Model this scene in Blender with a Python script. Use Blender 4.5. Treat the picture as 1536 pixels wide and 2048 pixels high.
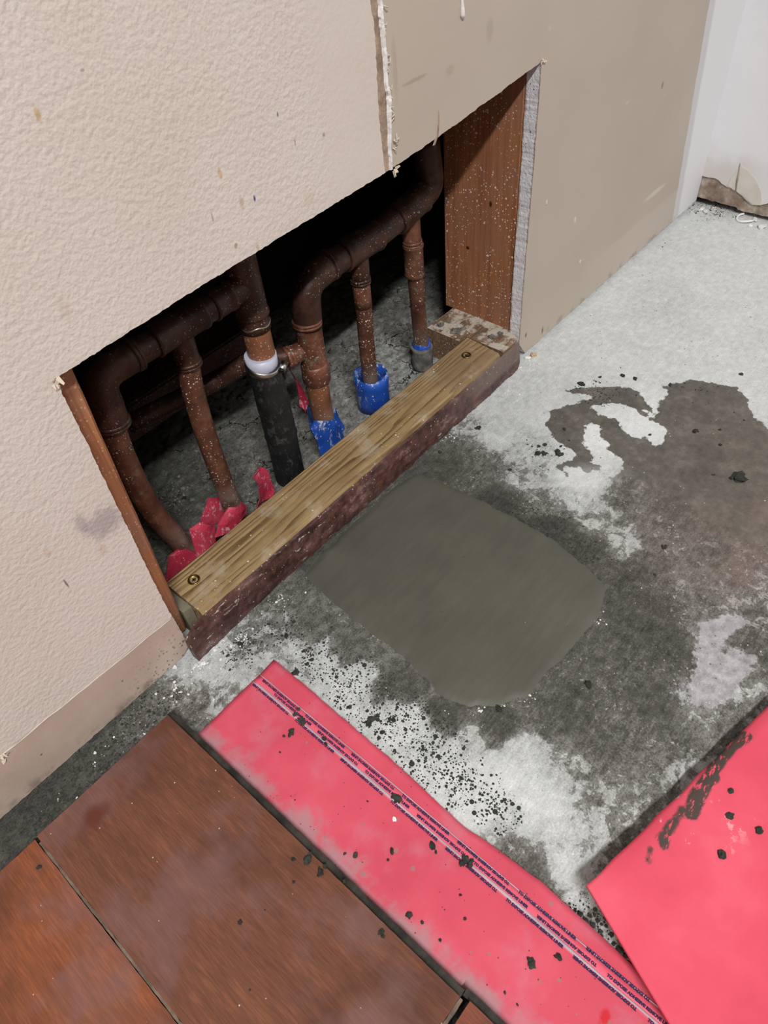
import bpy, bmesh, math, random
import numpy as np
from mathutils import Vector, Matrix, noise as mnoise
from mathutils.geometry import delaunay_2d_cdt

# ------------------------------------------------------------------ camera, light, exposure
scene = bpy.context.scene
for o in list(bpy.data.objects):
    bpy.data.objects.remove(o, do_unlink=True)
C = scene.collection
# world axes: x runs along the opened wall, +y goes into the wall, z is up; metres
cam_d = bpy.data.cameras.new('camera')
cam_d.sensor_fit = 'VERTICAL'; cam_d.sensor_height = 36.0; cam_d.lens = 36.0 * 1420.0 / 2048.0
cam_d.clip_start = 0.02
cam = bpy.data.objects.new('camera', cam_d); C.objects.link(cam)
cam.matrix_world = Matrix(((0.6520229, 0.6012034, -0.4619746, 0), (-0.7539752, 0.4499049, -0.4786513, -0.34185), (-0.0799221, 0.660409, 0.7466407, 0.494), (0, 0, 0, 1)))
scene.camera = cam
world = bpy.data.worlds.new('world'); scene.world = world; world.use_nodes = True
world.node_tree.nodes['Background'].inputs[0].default_value = (0.9, 0.95, 1.0, 1)
world.node_tree.nodes['Background'].inputs[1].default_value = 0.0
LAMP_POS = (-0.72, -1.55, 2.33)     # a fluorescent batten under the ceiling, parallel to the opened wall
lamp_d = bpy.data.lights.new('ceiling_lamp_light', 'AREA'); lamp_d.shape = 'RECTANGLE'; lamp_d.size = 1.2; lamp_d.size_y = 0.10
lamp_d.energy = 98.0; lamp_d.color = (1.0, 0.985, 0.965)
lamp = bpy.data.objects.new('ceiling_lamp_light', lamp_d); C.objects.link(lamp); lamp.location = LAMP_POS
vs = scene.view_settings
vs.view_transform = 'Standard'; vs.look = 'None'; vs.gamma = 1.0; vs.use_curve_mapping = False
vs.exposure = 0.0

# ------------------------------------------------------------------ helpers
def lin(c):
    c = c / 255.0
    return c / 12.92 if c <= 0.04045 else ((c + 0.055) / 1.055) ** 2.4
def rgb(r, g, b): return (lin(r), lin(g), lin(b), 1.0)
rnd = random.Random(7)

class NT:
    def __init__(self, name, rough=0.6, spec=0.3, metal=0.0):
        self.m = bpy.data.materials.new(name); self.m.use_nodes = True
        self.t = self.m.node_tree; self.b = self.t.nodes['Principled BSDF']
        self.b.inputs['Roughness'].default_value = rough
        self.b.inputs['Specular IOR Level'].default_value = spec
        self.b.inputs['Metallic'].default_value = metal
        g = self.t.nodes.new('ShaderNodeNewGeometry'); self.pos = g.outputs['Position']; self.nor = g.outputs['Normal']
    def n(self, typ, **kw):
        nd = self.t.nodes.new(typ)
        for k, v in kw.items(): setattr(nd, k, v)
        return nd
    def put(self, sock, v):
        if v is None: return
        if hasattr(v, 'is_output'): self.t.links.new(v, sock)
        else: sock.default_value = v
    def math(self, op, a, b=None, c=None, clamp=False):
        nd = self.n('ShaderNodeMath', operation=op); nd.use_clamp = clamp
        self.put(nd.inputs[0], a); self.put(nd.inputs[1], b); self.put(nd.inputs[2], c)
        return nd.outputs[0]
    def map(self, v, a, b, c=0.0, d=1.0, smooth=True):
        nd = self.n('ShaderNodeMapRange'); nd.interpolation_type = 'SMOOTHSTEP' if smooth else 'LINEAR'
        self.put(nd.inputs[0], v)
        for i, q in enumerate((a, b, c, d)): self.put(nd.inputs[i + 1], q)
        return nd.outputs[0]
    def vec(self, sc=(1, 1, 1), rot=(0, 0, 0), loc=(0, 0, 0), src=None):
        nd = self.n('ShaderNodeMapping'); nd.inputs['Scale'].default_value = sc
        nd.inputs['Rotation'].default_value = rot; nd.inputs['Location'].default_value = loc
        self.t.links.new(src or self.pos, nd.inputs[0]); return nd.outputs[0]
    def noise(self, scale, detail=3.0, rough=0.55, v=None, dist=0.0, col=False):
        nd = self.n('ShaderNodeTexNoise'); nd.inputs['Scale'].default_value = scale
        nd.inputs['Detail'].default_value = detail; nd.inputs['Roughness'].default_value = rough
        nd.inputs['Distortion'].default_value = dist
        self.t.links.new(v or self.pos, nd.inputs['Vector']); return nd.outputs['Color' if col else 'Fac']
    def vor(self, scale, feature='F1', v=None, out='Distance', rand=1.0):
        nd = self.n('ShaderNodeTexVoronoi', feature=feature); nd.inputs['Scale'].default_value = scale
        nd.inputs['Randomness'].default_value = rand
        self.t.links.new(v or self.pos, nd.inputs['Vector']); return nd.outputs[out]
    def mix(self, f, a, b, mode='MIX'):
        nd = self.n('ShaderNodeMix'); nd.data_type = 'RGBA'; nd.blend_type = mode
        self.put(nd.inputs[0], f); self.put(nd.inputs[6], a); self.put(nd.inputs[7], b)
        return nd.outputs[2]
    def ramp(self, f, stops):
        nd = self.n('ShaderNodeValToRGB'); e = nd.color_ramp.elements
        while len(e) < len(stops): e.new(0.5)
        for el, (p, c) in zip(e, stops): el.position = p; el.color = c
        self.t.links.new(f, nd.inputs[0]); return nd.outputs[0]
    def attr(self, name):
        return self.n('ShaderNodeAttribute', attribute_name=name).outputs['Fac']
    def sep(self, src=None):
        nd = self.n('ShaderNodeSeparateXYZ'); self.t.links.new(src or self.pos, nd.inputs[0]); return nd.outputs
    def bump(self, h, strength=0.4, dist=0.001, nrm=None):
        nd = self.n('ShaderNodeBump'); nd.inputs['Strength'].default_value = strength
        nd.inputs['Distance'].default_value = dist; self.put(nd.inputs['Height'], h)
        if nrm is not None: self.put(nd.inputs['Normal'], nrm)
        return nd.outputs[0]
    def specks(self, scale, thr, amount=0.5, seed=0.0, v=None):
        """round specks: voronoi cells of which a share carries a dot of varying size"""
        src = self.vec(loc=(seed, seed * 1.7, seed * 0.3), src=v)
        d = self.vor(scale, v=src); c = self.vor(scale, v=src, out='Color')
        s = self.n('ShaderNodeSeparateColor'); self.t.links.new(c, s.inputs[0])
        on = self.math('LESS_THAN', s.outputs[0], amount)
        size = self.math('MULTIPLY', self.math('ADD', s.outputs[1], 0.25), thr)
        return self.math('MULTIPLY', self.math('LESS_THAN', d, size), on)
    def spot(self, centre, radii, soft=0.5, wob=0.3, wscale=300):
        """stain mask: an ellipse around a world point with a ragged rim"""
        v = self.vec(sc=tuple(1.0 / r for r in radii), loc=tuple(-c / r for c, r in zip(centre, radii)))
        nd = self.n('ShaderNodeVectorMath', operation='LENGTH'); self.t.links.new(v, nd.inputs[0])
        d = self.math('ADD', nd.outputs['Value'], self.math('MULTIPLY', self.math('SUBTRACT', self.noise(wscale, 2), 0.5), wob * 2))
        return self.map(d, 1.0, 1.0 - soft, 0.0, 1.0)
    def done(self, col=None, rough=None, nrm=None):
        if col is not None: self.put(self.b.inputs['Base Color'], col)
        if rough is not None: self.put(self.b.inputs['Roughness'], rough)
        if nrm is not None: self.put(self.b.inputs['Normal'], nrm)
        return self.m

def obj_from(name, bm, mats, parent=None, smooth=False, loc=None):
    """one mesh object from world-space geometry; its origin moves to loc (or the parent's base)"""
    me = bpy.data.meshes.new(name)
    bmesh.ops.recalc_face_normals(bm, faces=bm.faces[:])
    base = Vector(loc) if loc is not None else Vector((0, 0, 0))
    if parent is not None and loc is None:
        base = parent.matrix_basis.translation + (parent.parent.matrix_basis.translation if parent.parent else Vector((0, 0, 0)))
        off = base
        for v in bm.verts: v.co -= off
    elif loc is not None:
        for v in bm.verts: v.co -= base
    bm.to_mesh(me); bm.free()
    for m in (mats if isinstance(mats, (list, tuple)) else [mats]): me.materials.append(m)
    if smooth: me.polygons.foreach_set('use_smooth', [True] * len(me.polygons))
    o = bpy.data.objects.new(name, me); C.objects.link(o)
    if parent is not None: o.parent = parent
    else: o.location = base
    return o
def tag(o, label, cat, group=None, kind=None):
    if label: o['label'] = label
    if cat: o['category'] = cat
    if group: o['group'] = group
    if kind: o['kind'] = kind
    return o
def thing(name, loc, label, cat, group=None):
    o = bpy.data.objects.new(name, None); C.objects.link(o); o.location = loc; o.empty_display_size = 0.02
    return tag(o, label, cat, group)
def nz(x, y, z, s, seed=0.0): return mnoise.noise(Vector((x * s + seed, y * s - seed, z * s + seed * 0.37)))

def box(bm, x0, x1, y0, y1, z0, z1, bev=0.0, mi=0):
    vs_ = [bm.verts.new(p) for p in ((x0, y0, z0), (x1, y0, z0), (x1, y1, z0), (x0, y1, z0), (x0, y0, z1), (x1, y0, z1), (x1, y1, z1), (x0, y1, z1))]
    fs = [bm.faces.new([vs_[i] for i in q]) for q in ((0, 3, 2, 1), (4, 5, 6, 7), (0, 1, 5, 4), (1, 2, 6, 5), (2, 3, 7, 6), (3, 0, 4, 7))]
    for f in fs: f.material_index = mi
    if bev > 0:
        es = list({e for f in fs for e in f.edges})
        bmesh.ops.bevel(bm, geom=es, offset=bev, segments=2, affect='EDGES')
    return bm
def prism(poly, a0, a1, axis, front=0, side=1, bm=None, back=None):
    """poly (2D) swept along an axis: 'y' takes (x,z), 'z' takes (x,y), 'x' takes (y,z); cap at a0 gets the front material"""
    bm = bm or bmesh.new()
    mk = {'y': lambda p, a: (p[0], a, p[1]), 'z': lambda p, a: (p[0], p[1], a), 'x': lambda p, a: (a, p[0], p[1])}[axis]
    A = [bm.verts.new(mk(p, a0)) for p in poly]; B = [bm.verts.new(mk(p, a1)) for p in poly]
    n = len(poly)
    pts2 = [Vector(p) for p in poly]
    vo, _, fo, orig, _, _ = delaunay_2d_cdt(pts2, [(i, (i + 1) % n) for i in range(n)], [], 1, 1e-7)
    src_i = [o_[0] if len(o_) else None for o_ in orig]
    for tri in fo:
        ids = [src_i[q] for q in tri]
        if None in ids or len(set(ids)) < 3: continue
        bm.faces.new([A[q] for q in ids]).material_index = front
        bm.faces.new([B[q] for q in ids[::-1]]).material_index = side if back is None else back
    for i in range(n):
        f = bm.faces.new((A[i], B[i], B[(i + 1) % n], A[(i + 1) % n])); f.material_index = side
    return bm
def jag(pts, step, amp, seed, flags=None, freq=160.0):
    """subdivide the polygon's edges and roughen those that are flagged"""
    out = []; n = len(pts)
    for i in range(n):
        a = Vector(pts[i]); b = Vector(pts[(i + 1) % n]); fl = True if flags is None else flags[i]
        out.append(tuple(a))
        if not fl: continue
        L = (b - a).length; k = int(L / step)
        if k < 2: continue
        d = (b - a).normalized(); nn = Vector((-d.y, d.x))
        for j in range(1, k):
            p = a + (b - a) * (j / k)
            q = p + nn * amp * (nz(p.x, p.y, 0, freq, seed) + 0.6 * nz(p.x, p.y, 0, freq * 3, seed + 5))
            out.append(tuple(q))
    return out
def fillet(path, r, seg=7):
    pts = [Vector(p) for p in path]; out = [pts[0]]
    for i in range(1, len(pts) - 1):
        p = pts[i]; a = (pts[i - 1] - p); b = (pts[i + 1] - p)
        t = min(r, a.length * 0.49, b.length * 0.49); p0 = p + a.normalized() * t; p1 = p + b.normalized() * t
        for k in range(seg + 1):
            u = k / seg; out.append(p0 * (1 - u) ** 2 + p * 2 * u * (1 - u) + p1 * u * u)
    out.append(pts[-1]); return out
def tube(bm, path, radii, seg=20, cap=True, mi=0, wob=0.0, seed=0.0):
    P = [Vector(p) for p in path]; n = len(P)
    if not hasattr(radii, '__len__'): radii = [radii] * n
    t0 = (P[1] - P[0]).normalized(); ref = Vector((0, 0, 1)) if abs(t0.z) < 0.9 else Vector((1, 0, 0))
    u = t0.cross(ref).normalized(); rings = []
    for i in range(n):
        t = (P[min(i + 1, n - 1)] - P[max(i - 1, 0)]).normalized()
        u = (u - t * u.dot(t)).normalized(); w = t.cross(u); ring = []
        for k in range(seg):
            a = 2 * math.pi * k / seg; d = u * math.cos(a) + w * math.sin(a); r = radii[i]
            if wob: r *= 1 + wob * nz(P[i].x + d.x * r, P[i].y + d.y * r, P[i].z + d.z * r, 120, seed)
            ring.append(bm.verts.new(P[i] + d * r))
        rings.append(ring)
    for i in range(n - 1):
        for k in range(seg):
            f = bm.faces.new((rings[i][k], rings[i][(k + 1) % seg], rings[i + 1][(k + 1) % seg], rings[i + 1][k])); f.smooth = True; f.material_index = mi
    if cap:
        bm.faces.new(rings[0][::-1]).material_index = mi; bm.faces.new(rings[-1]).material_index = mi
    return bm
def resample(path, step):
    P = [Vector(p) for p in path]; out = [P[0]]
    for a, b in zip(P, P[1:]):
        k = max(1, int((b - a).length / step))
        for j in range(1, k + 1): out.append(a + (b - a) * (j / k))
    return out
def lump(bm, c, r, squash=0.6, seed=0.0, sub=2, rough=0.5, stretch=(1, 1), ang=0.0, mi=0):
    g = bmesh.ops.create_icosphere(bm, subdivisions=sub, radius=1.0)
    ca, sa = math.cos(ang), math.sin(ang)
    for v in g['verts']:
        p = v.co.copy(); k = 1 + rough * mnoise.noise(p * 1.4 + Vector((seed, seed * 2, -seed))) + rough * 0.5 * mnoise.noise(p * 3.1 + Vector((seed, 0, seed)))
        p *= k * r; p.x *= stretch[0]; p.y *= stretch[1]; p.z = max(p.z * squash, -r * squash * 0.55)
        v.co = Vector((c[0] + p.x * ca - p.y * sa, c[1] + p.x * sa + p.y * ca, c[2] + p.z + r * squash * 0.5))
    for f in {f for v in g['verts'] for f in v.link_faces}: f.material_index = mi; f.smooth = False
    return bm

# ------------------------------------------------------------------ materials
def mat_plain(name, col, rough=0.6, spec=0.3, bump=0.0, bscale=200, var=0.0):
    t = NT(name, rough, spec); c = col
    if var: c = t.mix(t.map(t.noise(bscale * 0.25, 4), 0.3, 0.7), tuple(q * (1 - var) for q in col[:3]) + (1,), tuple(min(1, q * (1 + var)) for q in col[:3]) + (1,))
    return t.done(c, None, t.bump(t.noise(bscale, 4), bump, 0.001) if bump else None)

# concrete: base tone with some light falloff included, wet stains and dust from floor attributes
def mat_concrete():
    t = NT('concrete_slab', 0.75, 0.25)
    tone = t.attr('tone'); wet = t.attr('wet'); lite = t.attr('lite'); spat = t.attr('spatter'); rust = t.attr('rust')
    n1 = t.noise(28, 7, 0.62); n2 = t.noise(130, 6, 0.65); n3 = t.noise(700, 3, 0.6)
    streak = t.noise(1, 5, 0.6, v=t.vec(sc=(60, 420, 60), rot=(0, 0, 0.62)))
    k = t.math('ADD', t.math('MULTIPLY', t.math('SUBTRACT', n1, 0.5), 0.6), t.math('MULTIPLY', t.math('SUBTRACT', n2, 0.5), 1.25))
    k = t.math('ADD', k, t.math('MULTIPLY', t.math('SUBTRACT', n3, 0.5), 1.0))
    k = t.math('ADD', k, t.math('MULTIPLY', t.math('SUBTRACT', streak, 0.5), 0.55))
    # blotches: where the slab is half dusty, dust and bare concrete separate into patches
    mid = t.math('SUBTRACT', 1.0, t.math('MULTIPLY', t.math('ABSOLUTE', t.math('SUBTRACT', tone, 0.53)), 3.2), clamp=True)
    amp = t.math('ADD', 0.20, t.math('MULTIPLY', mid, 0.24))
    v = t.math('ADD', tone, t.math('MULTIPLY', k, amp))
    crust = t.math('ADD', t.math('MULTIPLY', t.math('SUBTRACT', t.noise(75, 9, 0.72, dist=0.4), 0.5), 1.3), t.math('MULTIPLY', t.math('SUBTRACT', tone, 0.53), 1.5))
    crust = t.math('SUBTRACT', t.map(crust, -0.02, 0.05), 0.5)
    v = t.math('ADD', v, t.math('MULTIPLY', crust, t.math('MULTIPLY', mid, t.map(t.sep()[1], 0.0, 0.03, 0.21, 0.06))))
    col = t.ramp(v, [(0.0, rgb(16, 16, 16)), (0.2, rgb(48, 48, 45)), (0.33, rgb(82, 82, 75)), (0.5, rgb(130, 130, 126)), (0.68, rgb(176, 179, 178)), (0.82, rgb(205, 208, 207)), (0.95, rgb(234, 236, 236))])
    wm = t.math('MULTIPLY', t.map(t.attr('wetfade'), 0.0, 1.0), t.map(t.math('ADD', wet, t.math('MULTIPLY', t.math('SUBTRACT', t.noise(110, 5, 0.6), 0.5), 0.016)), -0.0006, 0.0010))
    wcol = t.ramp(t.math('ADD', n1, t.math('MULTIPLY', t.math('SUBTRACT', n2, 0.5), 0.8)), [(0.25, rgb(80, 78, 72)), (0.5, rgb(98, 95, 88)), (0.75, rgb(122, 118, 110))])
    col = t.mix(wm, col, wcol)
    # rusty, purplish foot traffic stain
    col = t.mix(t.math('MULTIPLY', rust, t.map(n1, 0.3, 0.7, 0.25, 0.9)), col, rgb(122, 98, 92))
    lm = t.map(t.math('ADD', lite, t.math('MULTIPLY', t.math('SUBTRACT', t.noise(160, 5, 0.65), 0.5), 0.022)), -0.001, 0.002)
    col = t.mix(t.math('MULTIPLY', lm, 0.85), col, t.ramp(n2, [(0.3, rgb(138, 136, 138)), (0.55, rgb(172, 171, 174)), (0.75, rgb(196, 196, 198))]))
    wv = t.n('ShaderNodeVectorMath', operation='ADD'); t.t.links.new(t.pos, wv.inputs[0])
    ws = t.n('ShaderNodeVectorMath', operation='SCALE'); t.t.links.new(t.noise(60, 4, 0.6, col=True), ws.inputs[0]); ws.inputs['Scale'].default_value = 0.022
    t.t.links.new(ws.outputs[0], wv.inputs[1])
    ck = t.map(t.vor(34, 'DISTANCE_TO_EDGE', v=wv.outputs[0]), 0.030, 0.012)
    ck = t.math('MULTIPLY', t.math('MULTIPLY', ck, t.map(t.noise(30, 3), 0.50, 0.58)), t.map(t.sep()[1], 0.040, 0.055))
    col = t.mix(ck, col, rgb(26, 26, 25))
    # efflorescence flecks
    fl = t.math('MULTIPLY', t.map(t.noise(300, 6, 0.75), 0.57, 0.64), t.map(t.noise(24, 4), 0.44, 0.60))
    col = t.mix(t.math('MULTIPLY', fl, t.math('MULTIPLY', t.math('SUBTRACT', 1.0, wm), t.map(tone, 0.3, 0.42, 0.0, 0.75))), col, rgb(205, 203, 196))
    # mortar spatter stains
    sp = t.math('MAXIMUM', t.specks(360, 0.34, 0.6), t.specks(190, 0.32, 0.35, 3.1))
    sp = t.math('MAXIMUM', sp, t.specks(620, 0.4, 0.5, 7.7))
    keep = t.map(t.math('ADD', spat, t.math('MULTIPLY', t.math('SUBTRACT', t.noise(75, 4), 0.5), 0.9)), 0.36, 0.44)
    col = t.mix(t.math('MULTIPLY', sp, keep), col, rgb(52, 53, 50))
    # fine scattered grit marks
    g = t.math('MULTIPLY', t.specks(240, 0.16, 0.35, 11.3), t.map(t.noise(16, 3), 0.45, 0.6))
    col = t.mix(t.math('MULTIPLY', g, 0.8), col, rgb(70, 69, 66))
    w = t.math('MULTIPLY', t.specks(300, 0.15, 0.3, 5.3), t.map(t.noise(20, 3), 0.5, 0.62))
    col = t.mix(t.math('MULTIPLY', w, 0.8), col, rgb(222, 222, 218))
    hgt = t.math('ADD', t.math('MULTIPLY', n2, 0.6), t.math('MULTIPLY', n3, 0.4))
    return t.done(col, t.mix(wm, (0.78,) * 3 + (1,), (0.6,) * 3 + (1,)), t.bump(hgt, 0.7, 0.0018))

def mat_patch():
    t = NT('fresh_concrete', 0.5, 0.35)
    n1 = t.noise(18, 5, 0.55); n2 = t.noise(1, 4, 0.6, v=t.vec(sc=(25, 150, 25), rot=(0, 0, -0.1))); n3 = t.noise(420, 3, 0.6)
    v = t.math('ADD', t.math('MULTIPLY', n1, 0.6), t.math('MULTIPLY', n2, 0.4))
    col = t.ramp(v, [(0.25, rgb(76, 76, 67)), (0.5, rgb(85, 84, 75)), (0.8, rgb(96, 95, 85))])
    col = t.mix(t.specks(160, 0.10, 0.12, 2.2), col, rgb(70, 70, 62))
    col = t.mix(t.specks(120, 0.07, 0.05, 4.2), col, rgb(200, 198, 188))
    h = t.math('ADD', t.math('MULTIPLY', n2, 0.5), t.math('MULTIPLY', n3, 0.22))
    return t.done(col, None, t.bump(h, 0.35, 0.0016))

def mat_wall(name, kind):
    t = NT(name, 0.62, 0.3)
    X, Yc, Z = t.sep()
    if kind == 'left':
        base = t.ramp(t.noise(9, 4), [(0.3, rgb(205, 194, 184)), (0.7, rgb(212, 203, 195))])
        n = t.noise(340, 3, 0.5); n_ = t.noise(170, 2, 0.5)
        col = base
        # smudges and drips on the paint
        for c, r, cc, f in [((0.1496, 0.0, 0.389), (0.00197, 0.02, 0.00427), (190, 160, 120), 0.8), ((0.2357, 0.0, 0.3311), (0.00194, 0.02, 0.00433), (196, 166, 126), 0.8), ((0.2455, 0.0, 0.3108), (0.00233, 0.02, 0.0053), (176, 160, 136), 0.6), ((0.2343, 0.0, 0.2889), (0.0018, 0.02, 0.00233), (150, 130, 108), 0.7), ((0.2495, 0.0, 0.281), (0.00185, 0.02, 0.00361), (186, 164, 130), 0.7), ((0.284, 0.0, 0.3464), (0.00086, 0.02, 0.00185), (60, 100, 140), 0.8), ((0.2553, 0.0, 0.3092), (0.00103, 0.02, 0.0023), (40, 56, 130), 0.9), ((0.0876, 0.0, 0.1714), (0.01723, 0.02, 0.01548), (128, 116, 124), 0.5), ((0.0753, 0.0, 0.1806), (0.00548, 0.02, 0.01346), (120, 108, 120), 0.4), ((0.298, 0.0, 0.2911), (0.00638, 0.02, 0.00497), (196, 184, 160), 0.5), ((0.3177, 0.0, 0.3237), (0.00154, 0.02, 0.0016), (120, 100, 96), 0.6), ((0.0486, 0.0, 0.1487), (0.00094, 0.02, 0.00569), (110, 84, 78), 0.8), ((0.2234, 0.0, 0.3111), (0.00085, 0.02, 0.00369), (150, 136, 130), 0.6), ((0.1772, 0.0, 0.3984), (0.00134, 0.02, 0.00087), (140, 128, 124), 0.6), ((0.2935, 0.0, 0.3276), (0.00075, 0.02, 0.00349), (120, 110, 118), 0.6), ((0.0501, 0.0, 0.1791), (0.00238, 0.02, 0.00463), (186, 156, 134), 0.4), ((0.0777, 0.0, 0.1536), (0.00447, 0.02, 0.00748), (190, 166, 146), 0.4), ((0.123, 0.0, 0.3049), (0.00509, 0.02, 0.00993), (190, 172, 156), 0.35)]:
            col = t.mix(t.math('MULTIPLY', t.spot(c, r, 0.7, 0.45, 260), f), col, rgb(*cc))
        # bare band where a baseboard used to be, with grey spatter near its end
        zz = t.math('ADD', Z, t.math('MULTIPLY', t.math('SUBTRACT', t.noise(40, 4), 0.5), 0.0025))
        edge = t.math('ADD', 0.0572, t.math('MULTIPLY', X, -0.035))
        band = t.map(t.math('SUBTRACT', zz, edge), 0.0004, -0.0004)
        col = t.mix(band, col, t.ramp(t.noise(22, 5), [(0.3, rgb(172, 153, 140)), (0.55, rgb(183, 165, 152)), (0.75, rgb(196, 181, 169))]))
        grime = t.math('MULTIPLY', t.math('MAXIMUM', t.specks(330, 0.30, 0.6, 1.7), t.specks(160, 0.22, 0.35, 9.1)), t.math('MULTIPLY', t.map(X, 0.02, 0.09), t.map(Z, 0.055, 0.012)))
        grime2 = t.math('MULTIPLY', t.specks(170, 0.14, 0.12, 6.1), t.map(Z, 0.06, 0.02))
        col = t.mix(t.math('MULTIPLY', t.math('MAXIMUM', grime, grime2), 0.8), col, rgb(84, 72, 66))
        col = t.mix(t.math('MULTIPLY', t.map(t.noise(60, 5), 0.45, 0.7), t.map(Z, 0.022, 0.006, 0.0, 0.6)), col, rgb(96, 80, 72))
        # orange peel paint; smoother near the joint and on the bare band
        sm = t.math('MULTIPLY', t.map(X, 0.335, 0.30, 0.25, 1.0), t.math('SUBTRACT', 1.0, t.math('MULTIPLY', band, 0.8)))
        h = t.math('MULTIPLY', t.math('ADD', t.math('MULTIPLY', n, 0.7), t.math('MULTIPLY', n_, 0.6)), sm)
        return t.done(col, None, t.bump(h, 0.38, 0.0022))
    col = t.ramp(t.noise(7, 4), [(0.3, rgb(180, 169, 156)), (0.7, rgb(188, 177, 164))])
    sc = t.math('MULTIPLY', t.map(t.noise(1, 4, 0.5, v=t.vec(sc=(26, 26, 200), rot=(0, 0.9, 0))), 0.62, 0.72), t.map(t.noise(10, 3), 0.5, 0.66))
    col = t.mix(t.math('MULTIPLY', sc, 0.28), col, rgb(205, 196, 184))
    for c, r, cc, f in [((0.8136, 0.0, 0.2069), (0.00319, 0.02, 0.00483), (130, 116, 100), 0.8), ((0.5748, 0.0, 0.3175), (0.00356, 0.02, 0.00308), (196, 188, 176), 0.7), ((0.4068, 0.0, 0.3285), (0.01673, 0.02, 0.00174), (150, 134, 118), 0.5), ((0.4452, 0.0, 0.3238), (0.00629, 0.02, 0.00454), (160, 146, 130), 0.4), ((0.6562, 0.0, 0.1257), (0.00261, 0.02, 0.00543), (215, 208, 198), 0.9), ((0.7359, 0.0, 0.2137), (0.00502, 0.02, 0.00196), (198, 190, 178), 0.7), ((0.8529, 0.0, 0.0769), (0.03672, 0.02, 0.00477), (205, 196, 186), 0.8), ((0.5767, 0.0, 0.0294), (0.00219, 0.02, 0.00427), (110, 86, 70), 0.9), ((0.6117, 0.0, 0.016), (0.00226, 0.02, 0.00662), (120, 90, 70), 0.9), ((0.4925, 0.0, 0.3361), (0.00574, 0.02, 0.01025), (166, 154, 138), 0.5), ((0.3873, 0.0, 0.3399), (0.00322, 0.02, 0.02514), (166, 152, 136), 0.5)]:
        col = t.mix(t.math('MULTIPLY', t.spot(c, r, 0.6, 0.4, 300), f), col, rgb(*cc))
    # lighter band where the baseboard was
    zb = t.math('ADD', Z, t.math('MULTIPLY', t.math('SUBTRACT', t.noise(30, 4), 0.5), 0.006))
    bnd = t.math('MULTIPLY', t.map(zb, 0.054, 0.051), t.map(X, 0.66, 0.80))
    col = t.mix(t.math('MULTIPLY', bnd, 0.4), col, rgb(200, 188, 178))
    # white overspray beside the corner: its edge leans
    e = t.math('SUBTRACT', X, t.math('ADD', 0.933, t.math('MULTIPLY', Z, -0.15)))
    e = t.math('ADD', e, t.math('MULTIPLY', t.math('SUBTRACT', t.noise(60, 3), 0.5), 0.006))
    col = t.mix(t.map(e, -0.0006, 0.0006), col, t.mix(t.map(e, 0.012, 0.02), rgb(206, 203, 206), rgb(226, 226, 229)))
    col = t.mix(t.math('MULTIPLY', t.map(t.noise(70, 5), 0.5, 0.7), t.map(Z, 0.02, 0.006, 0.0, 0.5)), col, rgb(110, 98, 86))
    h = t.math('ADD', t.math('MULTIPLY', t.noise(160, 3), 0.35), t.math('MULTIPLY', t.noise(45, 3), 0.35))
    return t.done(col, None, t.bump(h, 0.16, 0.0018))

def mat_white_wall():
    t = NT('white_paint', 0.55, 0.3)
    X, Yc, Z = t.sep()
    col = t.ramp(t.noise(8, 4), [(0.3, rgb(222, 222, 226)), (0.7, rgb(231, 231, 234))])
    st = t.map(t.math('ADD', Z, t.math('MULTIPLY', t.math('SUBTRACT', t.noise(28, 4), 0.5), 0.07)), 0.085, 0.05)
    st = t.math('MULTIPLY', st, t.map(Yc, -0.10, -0.03, 0.2, 1.0))
    col = t.mix(t.math('MULTIPLY', st, 0.5), col, rgb(190, 178, 164))
    dots = t.math('MULTIPLY', t.specks(110, 0.11, 0.25, 2.0), t.map(t.noise(14, 3), 0.42, 0.55))
    col = t.mix(t.math('MULTIPLY', dots, 0.7), col, rgb(120, 116, 116))
    return t.done(col, None, t.bump(t.noise(120, 4), 0.18, 0.0015))

def mat_gypsum():
    t = NT('gypsum_edge', 0.9, 0.1)
    Xc, Yc, Z = t.sep()
    n = t.noise(260, 5, 0.7)
    col = t.ramp(n, [(0.28, rgb(196, 194, 200)), (0.45, rgb(230, 229, 234)), (0.7, rgb(244, 243, 247))])
    pap = t.map(t.math('ADD', Yc, t.math('MULTIPLY', t.math('SUBTRACT', t.noise(240, 4), 0.5), 0.003)), 0.0016, 0.0008)
    pap2 = t.map(t.math('ADD', Yc, t.math('MULTIPLY', t.math('SUBTRACT', t.noise(120, 4), 0.5), 0.006)), 0.0120, 0.0132)
    col = t.mix(t.math('MULTIPLY', t.math('MAXIMUM', pap, pap2), 0.8), col, rgb(170, 145, 122))
    col = t.mix(t.specks(300, 0.2, 0.2, 1.2), col, rgb(120, 108, 98))
    return t.done(col, None, t.bump(t.noise(330, 5, 0.7), 0.8, 0.002))

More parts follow.
